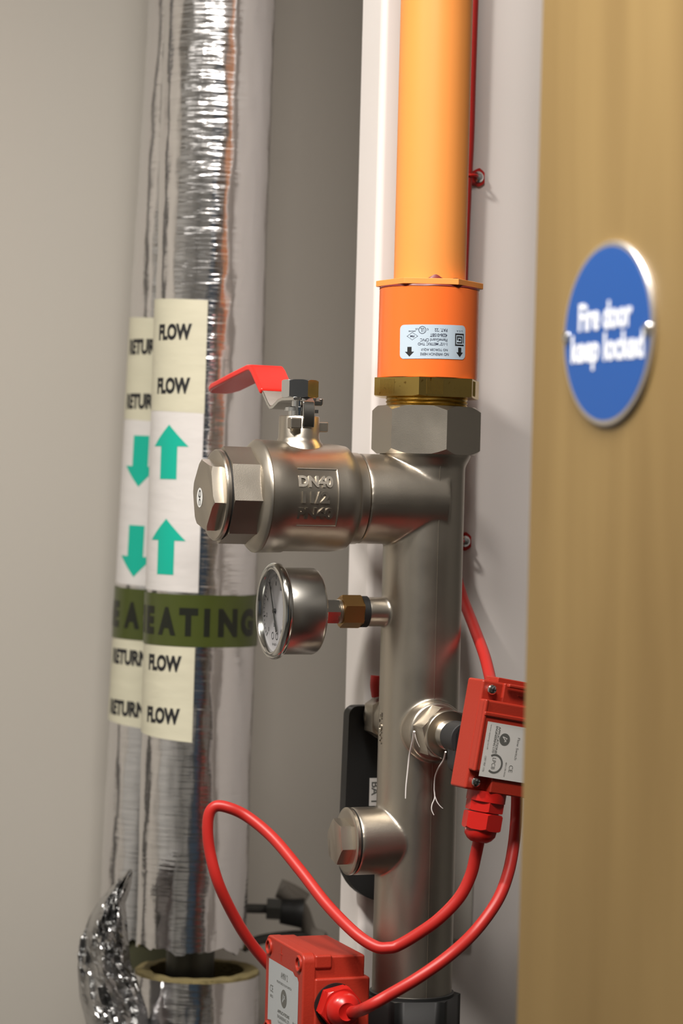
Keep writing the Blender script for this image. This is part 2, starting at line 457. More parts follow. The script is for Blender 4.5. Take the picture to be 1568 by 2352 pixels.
emit('lettering', G().bm(text_bm('keep locked', 17.0, 68, bold=0.03, ext=0.15), on_door(1.0, -8.0)), M['signwhite'], sg)
for q in (-1, 1):
    A = ax('-y', (sxp + q * (RS - 4.5), 0, szp))
    o = emit('screw', lathe(G(), A, [(2.0, 3.2), (3.0, 3.0), (4.0, 1.8), (4.3, 0.2)], 32), M['zinc'], sg)

# ================================================================== HEATING PIPES
def pipe_frame(p_bot, p_top):
    z = (p_top - p_bot).normalized(); x = Vector((1, 0, 0)); x = (x - z * x.dot(z)).normalized(); y = z.cross(x)
    return Matrix(((x.x, y.x, z.x, p_bot.x), (x.y, y.y, z.y, p_bot.y), (x.z, y.z, z.z, p_bot.z), (0, 0, 0, 1))), (p_top - p_bot).length * 1000
def cyl(A_r, zfun=None): pass
def rough_jacket(g, r, z0, z1, jag=0.0, amp=0.5, seg=120, nz=160, th=2.0, seed=0.0, sag=None):
    rs = []
    for i in range(nz + 1):
        v = i / nz; ring = []
        for k in range(seg):
            a = 2 * math.pi * k / seg
            jz = jag * (noise.noise(Vector((math.cos(a) * 3 + seed, math.sin(a) * 3, 5.0))) + 0.5 * noise.noise(Vector((math.cos(a) * 9 + seed, math.sin(a) * 9, 1.0))))
            if sag: jz += sag(a)
            z = (z0 + jz) * (1 - v) + z1 * v
            rr = r + amp * noise.noise(Vector((math.cos(a) * 1.6 + seed, math.sin(a) * 1.6, z * 0.012))) + amp * 0.5 * noise.noise(Vector((math.cos(a) * 6 + seed, math.sin(a) * 6, z * 0.06)))
            ring.append((rr * math.sin(a), -rr * math.cos(a), z))
        rs.append(ring)
    inner = [[((r - th) * math.sin(2 * math.pi * k / seg), -(r - th) * math.cos(2 * math.pi * k / seg), rs[j][k][2]) for k in range(seg)] for j in (0, nz)]
    g.rings([inner[0]] + rs + [inner[1]], False, False)
    g.rings([inner[0], inner[1]], False, False)
    return g
def shell(g, r, p0, p1, z0, z1, th=0.25, seg=48, nz=1, slope=0.0, amp=0.0):
    """patch on a pipe between angles p0,p1 (degrees), z0..z1"""
    vs = []; fs = []
    for L in (r, r + th):
        for i in range(nz + 1):
            for k in range(seg + 1):
                a = R_(p0 + (p1 - p0) * k / seg)
                z = z0 + (z1 - z0) * i / nz + slope * (p0 + (p1 - p0) * k / seg)
                vs.append((L * math.sin(a), -L * math.cos(a), z))
    n = seg + 1; S = n * (nz + 1)
    for i in range(nz):
        for k in range(seg):
            a = i * n + k
            fs.append((a, a + n, a + n + 1, a + 1)); fs.append((S + a, S + a + 1, S + a + n + 1, S + a + n))
    for k in range(seg):
        fs.append((k, k + 1, S + k + 1, S + k)); b0 = nz * n + k; fs.append((b0, S + b0, S + b0 + 1, b0 + 1))
    for i in range(nz):
        a = i * n; fs.append((a, S + a, S + a + n, a + n)); a += seg; fs.append((a, a + n, S + a + n, S + a))
    return g.add(vs, fs)
def wrap(r, phi0, z0): return lambda c: ((r + c.z) * math.sin(R_(phi0) + c.x / r), -(r + c.z) * math.cos(R_(phi0) + c.x / r), z0 + c.y)

def heating_pipe(Yd, cx_top, cx_bot, y_bot, view_off, word, up, rows, name_label, cut_label):
    """rows: pixel rows of the label pieces"""
    pb = PW(cx_bot, y_bot, Yd); pt = PW(cx_top, 0, Yd)
    dirn = (pt - pb).normalized()
    top = pb + dirn * ((CZ - .01 - pb.z) / dirn.z)
    FP, L = pipe_frame(pb, top)
    inv = FP.inverted()
    def zrow(py):
        return solve(lambda z: proj(FP @ Vector((0, -0.0433, z * 0.001)))[1], py, 100, 300)
    t = thing('insulated_heating_pipe', name_label, 'pipe', FP, (0, 0, 0), 'foil insulated heating pipes')
    rj = 43.2; K = 0.884
    emit('foil_jacket', rough_jacket(G(), rj, 0, L, jag=5 if up else 9, amp=0.9, seed=2.0 if up else 7.0), M['foil'], t, ang=50)
    core = G(); lathe(core, lambda q, x, y: (x, -y, q), [(-(FP.translation.z * 1000) / dirn.z + 4, 19), (L - 2, 19)], 48)
    emit('steel_pipe', core, M['pipedark'], t)
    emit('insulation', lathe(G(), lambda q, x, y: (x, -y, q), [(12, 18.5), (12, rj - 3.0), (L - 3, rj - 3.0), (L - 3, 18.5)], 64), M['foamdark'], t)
    v = view_off
    rl = rj + 0.9
    # cream / white / cream label strips
    y0, y1, y2, y3, y4 = rows['strip']
    pr0, pr1 = rows['right']
    lab1 = emit('label_upper', shell(G(), rl, -128 + v, pr0 + v, zrow(y1), zrow(y0), slope=-0.03), M['label_cream'], t, label='cream label strip with black lettering')
    lab2 = emit('label_arrows', shell(G(), rl - .1, -128 + v, pr0 - 0.5 + v, zrow(y2), zrow(y1) + 1, slope=-0.01), M['label_white'], t, label='white label strip with teal arrows')
    lab3 = emit('label_lower', shell(G(), rl, -128 + v, pr1 + v, zrow(y4) - 2, zrow(y3) + 1, slope=-0.05), M['label_cream'], t, label='cream label strip with black lettering, lower')
    R2 = rl + 0.35
    for ys, lb in ((rows['t1'], lab1), (rows['t2'], lab3)):
        for y in ys:
            g = G().bm(text_bm(word, 12.8, rows['tw'] * K, bold=0.055, ext=0.08, cuts=16), wrap(R2, rows['tphi'] + v, zrow(y)))
            emit('lettering', g, M['print_black'], lb)
    for (ya, yb) in rows['arrows']:
        za, zb = zrow(yb), zrow(ya); H = zb - za; c = (za + zb) / 2
        hw, sw, hh = 18.1, 8.5, 16.8
        pts = [(0, H / 2), (-hw, H / 2 - hh), (-sw, H / 2 - hh), (-sw, -H / 2), (sw, -H / 2), (sw, H / 2 - hh), (hw, H / 2 - hh)]
        if not up: pts = [(x, -y) for x, y in pts][::-1]
        emit('arrow', G().bm(poly_bm(pts, 14), wrap(R2, -41 + v, c)), M['teal'], lab2, recalc=False)
    # olive band
    band = emit('heating_band', shell(G(), rl + 0.45, -150, 150, zrow(rows['band'][1]), zrow(rows['band'][0]), th=0.3, seg=96), M['olive'], t, label='olive green band with dark letters')
    zb = (zrow(rows['band'][1]) + zrow(rows['band'][0])) / 2
    for ch, ph in rows['letters']:
        g = G().bm(text_bm(ch, 21.7, {'I': 4.6, 'T': 15.0, 'E': 12.2}.get(ch, 16.8), bold=0.06, ext=0.05, cuts=8), wrap(rl + 0.95, ph + v, zb - 1))
        emit('letter', g, M['olive_print'], band)
    # lower run of insulation below the cut
    return FP, zrow, t
RF = dict(strip=(690, 950, 1362, 1478, 1700), right=(-3, -5), t1=(763, 887), t2=(1527, 1648), tw=38.5, tphi=-40,
          arrows=((977, 1103), (1194, 1323)), band=(1367, 1486),
          letters=(('H', -86), ('E', -61), ('A', -36), ('T', -12.4), ('I', 6), ('N', 28), ('G', 54)))
FPf, zrf, flow = heating_pipe(0.28, 506, 438, 2166, 3.2, 'FLOW', True, RF,
    'foil wrapped heating pipe in front, labelled FLOW with upward teal arrows', '')
RR = dict(strip=(735, 972, 1350, 1466, 1672), right=(60, 60), t1=(799, 925), t2=(1516, 1634), tw=49, tphi=-45,
          arrows=((1004, 1122), (1211, 1330)), band=(1357, 1474),
          letters=(('H', -95), ('E', -69), ('A', -40), ('T', -14), ('I', 6), ('N', 28)))
FPr, zrr, ret = heating_pipe(0.388, 460, 345, 2138, 3.9, 'RETURN', False, RR,
    'foil wrapped heating pipe behind, labelled RETURN with downward teal arrows', '')

# lower section of insulation, cut open
pc = PW(452, 2226, 0.28)
FL = Matrix.Translation(pc)
g = G()
def jag(a, s): return 1.2 * noise.noise(Vector((math.cos(a) * 4 + s, math.sin(a) * 4, 0)))
hb = -(pc.z) * 1000 + 2
toP = FPf.inverted() @ FL
def into(g):
    g.v = [tuple((toP @ (Vector(v) * .001)) * 1000) for v in g.v]; return g
def annul(r0, r1, z0, z1, mt_, name):
    g = G(); seg = 96; rings = []
    for (r, z) in ((r0, z0), (r1, z0), (r1, z1), (r0, z1)):
        rings.append([(r * math.cos(2 * math.pi * k / seg), r * math.sin(2 * math.pi * k / seg), z + (jag(2 * math.pi * k / seg, r) if z > -5 else 0)) for k in range(seg)])
    rings.append(rings[0])
    g.rings(rings, False, False)
    return emit(name, into(g), mt_, flow)
annul(37, 48.6, hb, 0, M['foam'], 'lower_insulation')
g = rough_jacket(G(), 49.6, hb, -2.0, jag=0, amp=1.2, seed=3, th=0.8)
emit('lower_foil_jacket', into(g), M['foil'], flow, ang=50)
# crumpled foil flap hanging at the left
flp = G(); nu, nv = 22, 60; vs = []; fs = []
Lp = [(296, 1998), (262, 2030), (232, 2062), (205, 2105), (186, 2160), (178, 2220), (182, 2290), (200, 2360), (214, 2420)]
Rp = [(306, 2002), (300, 2040), (288, 2075), (292, 2120), (296, 2170), (300, 2215), (322, 2275), (338, 2320), (352, 2420)]
def interp(P, t):
    x = t * (len(P) - 1); i = min(int(x), len(P) - 2); f = x - i
    return P[i][0] * (1 - f) + P[i + 1][0] * f, P[i][1] * (1 - f) + P[i + 1][1] * f
for j in range(nv + 1):
    for i in range(nu + 1):
        l, r = interp(Lp, j / nv), interp(Rp, j / nv); u = i / nu
        px = l[0] * (1 - u) + r[0] * u; py = l[1] * (1 - u) + r[1] * u
        crm = noise.noise(Vector((u * 4.5, j / nv * 4, 2.2))) * 20 + noise.noise(Vector((u * 11, j / nv * 9, 4.2))) * 10 + random.uniform(-2, 2)
        Yd = 0.235 - 0.04 * math.sin(math.pi * u) + crm * 0.001
        p = PW(px, py, Yd)
        vs.append(tuple(p * 1000))
for j in range(nv):
    for i in range(nu):
        a = j * (nu + 1) + i
        fs.append((a, a + 1, a + nu + 2)); fs.append((a, a + nu + 2, a + nu + 1))
flp.add(vs, fs)
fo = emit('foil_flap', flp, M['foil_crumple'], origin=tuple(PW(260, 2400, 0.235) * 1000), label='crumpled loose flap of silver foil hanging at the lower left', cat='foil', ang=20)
so = fo.modifiers.new('s', 'SOLIDIFY'); so.thickness = 0.0012
# stub of bare return pipe insulation under its jacket
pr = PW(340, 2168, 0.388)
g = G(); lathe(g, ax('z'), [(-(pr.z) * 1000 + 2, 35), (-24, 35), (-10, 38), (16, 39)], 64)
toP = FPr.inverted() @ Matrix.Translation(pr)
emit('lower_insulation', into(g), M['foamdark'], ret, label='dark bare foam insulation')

# pipe clamp on the wall behind
cl = thing('pipe_clamp', 'dark metal pipe clamp with threaded rod fixed behind the heating pipes', 'clamp', None, tuple(PW(640, 2160, 0.342) * 1000))
def P3(px, py, Y): return PW(px, py, Y) * 1000
emit('threaded_rod', tube(G(), [P3(540, 2086, 0.342), P3(630, 2088, 0.354)], 3.8), M['gunmetal'], cl)
emit('nut', tube(G(), [P3(612, 2087, .35), P3(645, 2089, .35)], 9.3, seg=6), M['gunmetal'], cl)
emit('boss', tube(G(), [P3(644, 2093, 0.354), P3(696, 2098, 0.354)], 13, radii=lambda t: 9.8 + 2.6 * t), M['rubber'], cl)
emit('bracket_arm', tube(G(), [P3(648, 2045, 0.360), P3(690, 2085, 0.360), P3(712, 2140, 0.360), P3(742, 2155, 0.360)], 6, radii=lambda t: 6), M['brownplate'], cl)
emit('clamp_band', tube(G(), [P3(560, 2176, 0.330), P3(600, 2158, 0.342), P3(680, 2148, 0.354), P3(746, 2152, 0.366)], 4.0), M['gunmetal'], cl)
emit('fixing_plate', tube(G(), [P3(640, 2040, 0.366), P3(668, 2052, 0.366), P3(700, 2072, 0.366)], 8), M['brownplate'], cl)

# ================================================================== ORANGE PIPE AND ADAPTER
zP0 = z_at(658)     # plate
zC0, zC1 = z_at(872), z_at(664)
g = lathe(G(), ax('z'), [(zC1 - .2, 24.15), (TOPZ - 4, 24.15)], 96)
emit('sprinkler_pipe', g, M['orange'], frame=FM, origin=(0, 0, zC1), label='light orange plastic sprinkler pipe rising above the adapter', cat='pipe')
ad = thing('pipe_adapter', 'deep orange plastic adapter with pale blue sticker and brass ring', 'adapter', FM, (0, 0, zC0 - 14))
emit('socket', lathe(G(), ax('z'), [(zC0 + .05, 33.2), (zC0 + .4, 33.6), (zC1 - 1.2, 33.4), (zC1 - .4, 32.6)]), M['orange2'], ad)
g = G(); nut(g, ax('z'), zC1 + 0.6, zC1 + 4.6, 36.0, 6, 40, ends=(False, False))
emit('collar', g, M['orange'], ad, bevel=0.4, label='light orange six sided collar')
g = G(); seg = 96; rs = []
for (r0, base, amp) in ((24.6, 0, 0), (25.4, 4.4, 0), (24.3, 4.6, 1)):
    rs.append([(r0 * math.cos(R_(k * 3.75)), r0 * math.sin(R_(k * 3.75)), zC1 + base + amp * max(0, 3.4 * noise.noise(Vector((k * 0.11, 3, 0))) + 0.6 + 2.4 * math.exp(-((k * 3.75 - 78) / 9) ** 2))) for k in range(seg)])
g.rings(rs, False, False)
emit('primer_bead', g, M['glue'], ad, ang=60)
g = G(); rs = []
for (r0, z0) in ((33.0, zC1 - .9), (33.62, zC1 - .45), (33.3, zC1 + .5)):
    rs.append([((r0) * math.cos(R_(k * 3.75)), r0 * math.sin(R_(k * 3.75)), z0 - (0.9 * max(0, noise.noise(Vector((k * 0.16, 9, 0)))) if z0 < zC1 else 0)) for k in range(seg)])
g.rings(rs, False, False); emit('primer_bead', g, M['glue'], ad, ang=60)
g = G()
nut(g, ax('z'), zC0 - 12.4, zC0, 37.7, 6, 0, rc=35.4, k=0.3, ends=(True, False))
Rb = 37.7 * math.cos(math.pi / 6)
for fl in range(6):
    a = R_(30 + 60 * fl); nx, ny = math.cos(a), math.sin(a); tx, ty = -ny, nx
    for q in range(11):
        u = -13.5 + q * 1.15
        c = Vector((nx * Rb + tx * u, ny * Rb + ty * u, 0)); o = len(g.v)
        vs = []
        for z in (zC0 - 11.0, zC0 - 1.2):
            for (du, dn) in ((-.28, -.3), (0, .22), (.28, -.3)):
                vs.append((c.x + tx * du + nx * dn, c.y + ty * du + ny * dn, z))
        g.add(vs, [(0, 1, 4, 3), (1, 2, 5, 4), (2, 0, 3, 5), (0, 2, 1), (3, 4, 5)])
emit('brass_ring', g, M['brass'], ad)
emit('brass_thread', thread(G(), ax('z'), zC0 - 26, zC0 - 12.2, 27.6, 2.3, 96), M['brass'], ad)
# sticker, printed upside down
RC = 33.75
def thc(beta): return R_(160 - beta)          # camera angle -> frame angle
def stick(bc, zc, r=RC, tilt=R_(1.0)):
    # x to the photo's right, y up; text is printed rotated by 180 degrees
    def fn(c):
        x, y = -c.x, -c.y
        x, y = x * math.cos(tilt) - y * math.sin(tilt), x * math.sin(tilt) + y * math.cos(tilt)
        a = thc(bc) + (-x) / r * -1 * -1
        a = thc(bc) - x / r * -1 if False else R_(160 - bc) + x / r
        return ((r + c.z) * math.cos(a), (r + c.z) * math.sin(a), zc + y)
    return fn
# frame angle theta = 160 - beta and beta falls towards the right, so moving right raises theta
zS = z_at(786, 0, 33)
BC = 90 - 4.5
ST = lambda dx_, dy_, dz=0.0: (lambda c: stick(BC, zS)(Vector((c.x + dx_, c.y + dy_, c.z + dz))))
W2, H2 = 23.4, 11.2
lab = emit('sticker', G().bm(poly_bm(rrect(-W2, W2, -H2, H2, 3), 30), ST(0, 0, 0.12)), M['label_blue'], ad, label='pale blue sticker printed upside down', recalc=False)
g = G()
def tx(s, x, y, h, w_, b=0.0, al='c'):
    if al == 'l': x = x + w_ / 2
    g.bm(text_bm(s, h, w_, bold=b, cuts=10), ST(x, y, 0.2))
# sticker coordinates read the right way up: x from the left, y up
tx('NO WRENCH HERE', -0.5, 8.2, 1.9, 19, .012); tx('NO TORCER AQUI', -0.5, 5.2, 1.9, 17.5, .012)
tx('1-1/2" METRIC THD', -8.9, 1.6, 1.9, 19.5, .014, 'l'); tx('FlameGuard CPVC', -8.9, -1.1, 2.0, 18, .01, 'l')
tx('4236-015BT', -8.9, -4.2, 2.3, 11.5, .02, 'l'); tx("PAT. '22", -8.9, -7.6, 2.2, 8.5, .01, 'l')
tx('UL', 7.7, -7.6, 2.6, 2.6, .01); tx('c', 4.2, -8.0, 1.2, 1.0); tx('US', 11.4, -8.2, 1.2, 1.8, .01)
tx('FM', 14.4, -3.6, 1.4, 2.8, .03); tx('APPROVED', 14.6, -6.9, 0.8, 5.0, .02)
tx('U S A', -18.3, -7.4, 1.1, 5, .0)
g.bm(annulus_bm(7.7, -7.6, 2.15, 2.5), ST(0, 0, .2))
dm = lambda r: [(14.4 + r * 1.5, -3.6), (14.4, -3.6 + r), (14.4 - r * 1.5, -3.6), (14.4, -3.6 - r)]
o_, i_ = dm(2.6), dm(2.3)
for k in range(4):
    g.bm(poly_bm([o_[k], o_[(k + 1) % 4], i_[(k + 1) % 4], i_[k]]), ST(0, 0, .2))
emit('print', g, M['print_navy'], lab, recalc=False)
for cx_, k in ((-18.5, 1.0), (16.3, 1.15)):
    g = G().bm(poly_bm([(cx_, 9.8 * 1.0), (cx_ - 2.8 * k, 6.6), (cx_ - 1.3 * k, 6.6), (cx_ - 1.3 * k, 3.4), (cx_ + 1.3 * k, 3.4), (cx_ + 1.3 * k, 6.6), (cx_ + 2.8 * k, 6.6)]), ST(0, 0, .2))
    emit('printed_arrow', g, M['print_black'], lab, recalc=False)
g = G()
def bar(x0, x1, y0, y1): g.bm(poly_bm([(x0, y0), (x1, y0), (x1, y1), (x0, y1)], 3), ST(0, 0, .2))
bx, by = -18.3, -1.6
bar(bx - 3.6, bx + 3.6, by - 4.2, by - 3.2); bar(bx - 3.6, bx + 3.6, by + 3.0, by + 4.0); bar(bx + 2.8, bx + 3.6, by - 4.2, by + 4.0)
bar(bx - 3.6, bx - 2.9, by - 3.2, by + 2.2)
bar(bx - 2.2, bx + 2.2, by - 2.4, by - 1.5); bar(bx - 2.2, bx + 2.2, by + 1.5, by + 2.3); bar(bx - 2.2, bx - 1.4, by - 2.4, by + 2.3); bar(bx + 1.4, bx + 2.2, by - 2.4, by + .2)
bar(bx - 0.9, bx + 0.9, by - 0.7, by + 0.6)
emit('printed_emblem', g, M['print_black'], lab, recalc=False)

# ================================================================== MANIFOLD
zH1, zH0 = z_at(934, 0, 10), z_at(1044, 0, 10)
zMb = z_at(2296)
zBr = z_at(1149); zG = z_at(1406); zCp = z_at(1928)
s815 = s_at(817, 0, zBr)
nFd = 55.0
zFp = z_at(1689, 0, nFd)
zRp = z_at(1650, 0, -45)
sCg = s_at(804, 0, zCp)
mf = thing('pipe_manifold', 'satin nickel vertical pipe manifold with hexagon top and side outlets', 'manifold', FM, (0, 0, zMb))
zBx = z_at(2395, 60, 0)
g = G()
lathe(g, ax('z'), [(z_at(2282) + .3, 26.9), (zH0 + 4, 26.9)], 96)
lathe(g, ax('z'), [(zH0 - 8, 26.9), (zH0 - 1, 30.5), (zH0 + 2, 30.5)], 96)
lathe(g, ax('s', (0, 0, zBr)), [(-8, 29.9), (s815, 29.9)], 96)
lathe(g, ax('s', (0, 0, zG)), [(0, 9.8), (s_at(836, 0, zG), 9.8)], 64)
lathe(g, ax('s', (0, 0, zCp)), [(-2, 22.4), (sCg - 0.6, 22.4)], 96)
lathe(g, ax('n', (0, 0, zFp)), [(0, 20.0), (34, 20.0), (35.5, 18.8)], 96)
lathe(g, ax('n', (0, 0, zRp)), [(-45, 16.0), (0, 16.0)], 96)
body = emit('body', g, M['nickel'], mf)
rm = body.modifiers.new('r', 'REMESH'); rm.mode = 'VOXEL'; rm.voxel_size = 0.0009; rm.use_smooth_shade = True
sm = body.modifiers.new('s', 'SMOOTH'); sm.factor = 0.5; sm.iterations = 14
# parting lines
g = G()
for (z0, z1) in ((zH0 - 4, zFp + 21), (zFp - 21, zMb - 30)):
    g.rings([[(-0.35, 26.4, z), (0.35, 26.4, z), (0.2, 27.12, z), (-0.2, 27.12, z)] for z in (z0, z1)])
emit('seam_line', g, M['nickel'], body)
g = nut(G(), ax('z'), zH0, zH1, 36.8, 6, 30, rc=32.8, k=0.8)
emit('hexagon_collar', g, M['nickel'], mf, bevel=1.3, seg=3, ang=25)
# cast lettering on the left flank
def flank(c):
    a = thc(90 + 72) + c.y / 26.9          # y of the letters towards the camera side
    return ((26.7 + c.z) * math.cos(a), (26.7 + c.z) * math.sin(a), z_at(1672) - c.x)
emit('cast_lettering', G().bm(text_bm('FLOW', 5.2, 21, bold=.02, ext=.7), flank), M['nickel'], body)
# end cap of the lower outlet
cp = thing('outlet_cap', 'small hexagon end cap on the lower left outlet of the manifold', 'cap', FM, (sCg, 0, zCp))
emit('gasket', lathe(G(), ax('s', (0, 0, zCp)), [(sCg - .8, 21.8), (sCg + .3, 21.8)]), M['rubber'], cp)
sF = s_at(793, 0, zCp)
emit('flange', lathe(G(), ax('s', (0, 0, zCp)), [(sCg + .1, 21.9), (sCg + .6, 22.4), (sF - 1.0, 22.4), (sF - .2, 21.3), (sF, 19.8)]), M['nickel2'], cp)
sH = s_at(768, 0, zCp)
emit('hexagon_head', nut(G(), ax('s', (0, 0, zCp)), sF - 1, sH, 15.4, 6, 47, rc=14.3, k=.5, ends=(False, True)), M['nickel'], cp, bevel=.7)

# black coupling under the manifold
zK = z_at(2282)
bkc = thing('pipe_coupling', 'black plastic coupling nut at the foot of the nickel manifold', 'coupling', FM, (0, 0, zK - 75))
emit('nut_body', nut(G(), ax('z'), zK - 75, zK, 33.5, 6, 49, rc=32.8, k=.3), M['black'], bkc, bevel=.5)
emit('top_ring', lathe(G(), ax('z'), [(zK - 3, 28.6), (zK + 2, 28.4), (zK + 2.4, 27.6)]), M['black'], bkc)
g = lathe(G(), ax('z'), [(FLOOR + 2, 24), (zK - 74, 24)], 64)
emit('steel_pipe', g, M['nickel'], frame=FM, origin=(0, 0, FLOOR + 2), label='steel supply pipe running down below the black coupling', cat='pipe')

# ================================================================== BALL VALVE
AV = ax('s', (0, 0, zBr))
S = lambda px: s_at(px, 0, zBr)
s1, s2, s3, s4, s5 = S(815), S(796), S(768), S(645), S(588)
s6, s7, s8, s9 = S(570), S(506), S(490), S(466)
vv = thing('ball_valve', 'nickel ball valve with red lever on the upper left outlet', 'valve', FM, (s1, 0, zBr))
prof = [(s1 - .2, 29.6), (s1 + .3, 30.3), (s2 - .6, 30.5), (s2 + .6, 31.0), (s2 + 1.6, 32.4), (s3 - 5, 34.4), (s3, 35.2), (s3 + 3, 35.6), (s4 - 1.0, 35.9), (s4 + .6, 36.7), (s5 - 4, 37.0),
        (s5 - .6, 37.0), (s5 - .3, 36.5), (s5 + .1, 37.2), (s5 + 1.0, 37.0), (s5 + 2.2, 35.9), (s6 - 1, 33.4), (s6 + .5, 31.0), (s6 + 1, 28)]
vb = emit('body', lathe(G(), AV, prof, 128), M['nickel'], vv, ang=40)
# octagon end
g = nut(G(), AV, s6 - 1.5, s7, 31.9, 8, 39.3, rc=31.2, k=.5, ends=(False, True))
emit('octagon_end', g, M['nickel'], vv, bevel=.9, seg=3, ang=20)
# raised plate border and lettering
zc = zBr
r0 = 35.6
sA, sB = s_at(670, 35, zBr), s_at(779, 35, zBr)
sm_, hwid = (sA + sB) / 2, (sA - sB) / 2
hh = 19.6
def vmap(c): return (sm_ - c.x, (r0 + c.z) * math.cos(c.y / r0), zc + (r0 + c.z) * math.sin(c.y / r0))
def vgrid(x0, x1, y0, y1, z0, z1, ny=1):
    g_ = bmesh.new()
    vs = [[[g_.verts.new((x, y0 + (y1 - y0) * j / ny, z)) for z in (z0, z1)] for j in range(ny + 1)] for x in (x0, x1)]
    for j in range(ny):
        a, b_ = vs[0][j], vs[1][j]; c, d = vs[0][j + 1], vs[1][j + 1]
        g_.faces.new((a[1], b_[1], d[1], c[1])); g_.faces.new((a[0], c[0], d[0], b_[0]))
        g_.faces.new((a[0], a[1], c[1], c[0])); g_.faces.new((b_[0], d[0], d[1], b_[1]))
    a, b_ = vs[0][0], vs[1][0]; g_.faces.new((a[0], b_[0], b_[1], a[1]))
    a, b_ = vs[0][ny], vs[1][ny]; g_.faces.new((a[0], a[1], b_[1], b_[0]))
    return g_
bw = .9
g = G()
g.bm(vgrid(-hwid, hwid, hh - bw, hh, -.6, .75, 2), vmap); g.bm(vgrid(-hwid, hwid, -hh, -hh + bw, -.6, .75, 2), vmap)
g.bm(vgrid(-hwid, -hwid + bw, -hh, hh, -.6, .75, 16), vmap); g.bm(vgrid(hwid - bw, hwid, -hh, hh, -.6, .75, 16), vmap)
emit('raised_border', g, M['nickel'], vb, bevel=.3, seg=3, ang=50)
g = G()
for s_, y_, w_ in (('DN40', 10.2, 23.5), ('11/2', 0.0, 18.5), ('PN40', -10.4, 25)):
    g.bm(text_bm(s_, 7.6, w_, bold=.045, ext=1.2, clean=True), lambda c, y_=y_: vmap(Vector((c.x, c.y + y_, c.z - .2))))
emit('cast_lettering', g, M['nickel'], vb, bevel=.42, seg=3, ang=50)
# stem tower
sst = s_at(687, 0, zBr + 50)
zt = z_at(956, sst)
AT = ax('z', (sst, 0, 0))
g = G()
lathe(g, AT, [(zBr + 24, 19), (zBr + 33.5, 17.2), (zBr + 36.5, 14.6), (zBr + 39, 13.5), (zt - .5, 13.3), (zt, 12.8)], 96)
emit('stem_housing', g, M['nickel'], vv, ang=50)
z1, z2, z3 = z_at(942, sst), z_at(917, sst), z_at(915, sst)
emit('gland_nut', lathe(G(), AT, [(zt - 1, 7.2), (z1 - .8, 7.2), (z1 - .8, 9.8), (z1 + 1.6, 9.8), (z1 + 2.2, 8.8), (z1 + 2.2, 5.5), (z3 + 1, 5.5)], 48), M['zinc'], vv)
zn0, zn1 = z_at(914, sst), z_at(873, sst)
emit('handle_nut', nut(G(), AT, zn0, zn1, 12.2, 6, 36, rc=10.9, k=.55), M['zinc'], vv)
# square lug and stop lugs on the tower
g = G(); zl = z_at(973, sst, 13)
q = s_at(677, 14, zl)
g.box(q - 4.0, q + 4.0, 10.0, 17.0, zl - 3.7, zl + 3.7)
g.box(sst - 20.2, sst - 11, -6, 1, zl - 4.8, zl + 2.0)
emit('stop_lug', g, M['nickel'], vv, bevel=1.0, seg=3)
# lever: profile along L, width along W
hd = emit('handle', G().box(0, 0.01, 0, 0.01, 0, 0.01), M['steel'], vv)
me_old = hd.data
Ldir = Vector((0.10, -1.0, 0)).normalized()      # in (s, n): away from the camera
Wdir = Vector((1.0, 0.10, 0)).normalized()
def lever(stations, th):
    g_ = G(); rs = []
    n = len(stations)
    for i, (l, z, w0, w1) in enumerate(stations):
        a = stations[max(i - 1, 0)]; b_ = stations[min(i + 1, n - 1)]
        d = Vector((b_[0] - a[0], b_[1] - a[1])).normalized(); nl, nz_ = -d.y * th / 2, d.x * th / 2
        ring = []
        for (ww, sgn) in ((w0, -1), (w1, -1), (w1, 1), (w0, 1)):
            base = Ldir * (l + nl * sgn) + Wdir * ww
            ring.append((sst + base.x, base.y, z + nz_ * sgn))
        rs.append(ring)
    g_.rings(rs); return g_
zp = zn0 - 1.0
st = [(-9, zp, -8, 8.5), (6, zp, -9, 10.5), (11, zp - 1.0, -10, 10.8), (20, zp - 4.8, -10.5, 10.8), (24, zp - 5.2, -10.7, 11), (28, zp - 2.2, -10.9, 11.2),
      (40, zp + 9, -11, 11.3)]
o2 = emit('plate', lever(st, 2.4), M['steel'], vv, bevel=.5)
bpy.data.objects.remove(hd)
o2.name = 'handle'
zt_ = zp + 22.5
st2 = [(36.5, zp + 5.6, -12.2, 12.5), (52, zp + 20.0, -12.4, 12.7), (56, zp + 22.4, -12.4, 12.7), (61, zt_, -12.4, 12.7), (90, zt_ - 4.5, -12.0, 12.4),
       (125, zt_ - 10.5, -11.5, 12.0), (134, zt_ - 12.0, -9.0, 9.5), (138, zt_ - 12.6, -5, 5.5)]
emit('grip', lever(st2, 4.6), M['redgrip'], o2, bevel=1.5, seg=4, ang=25, label='red vinyl sleeve')
# stop tab bent down in front and hook at the right
g = G()
def tabmesh(x0, x1, pts, th):
    rs = []
    n = len(pts)
    for i, (y, z) in enumerate(pts):
        a = pts[max(i - 1, 0)]; b_ = pts[min(i + 1, n - 1)]
        d = Vector((b_[0] - a[0], b_[1] - a[1])).normalized(); ny_, nz_ = -d.y * th / 2, d.x * th / 2
        rs.append([(x0, y + ny_, z + nz_), (x1, y + ny_, z + nz_), (x1, y - ny_, z - nz_), (x0, y - ny_, z - nz_)])
    return rs
tx0 = sst - 5.6; tx1 = sst + 2.4
g.rings(tabmesh(tx0, tx1, [(6, zp - .2), (10.5, zp - .4), (13.0, zp - 2.5), (13.8, zp - 6), (13.8, zp - 16), (13.2, zp - 18.5)], 2.2))
g.box(sst - 16.5, sst - 8, -5, -1.5, zp - 3.8, zp - .2)
g.box(sst - 17.0, sst - 14.8, -5, -1.5, zp - 3.2, zp + 1.2)
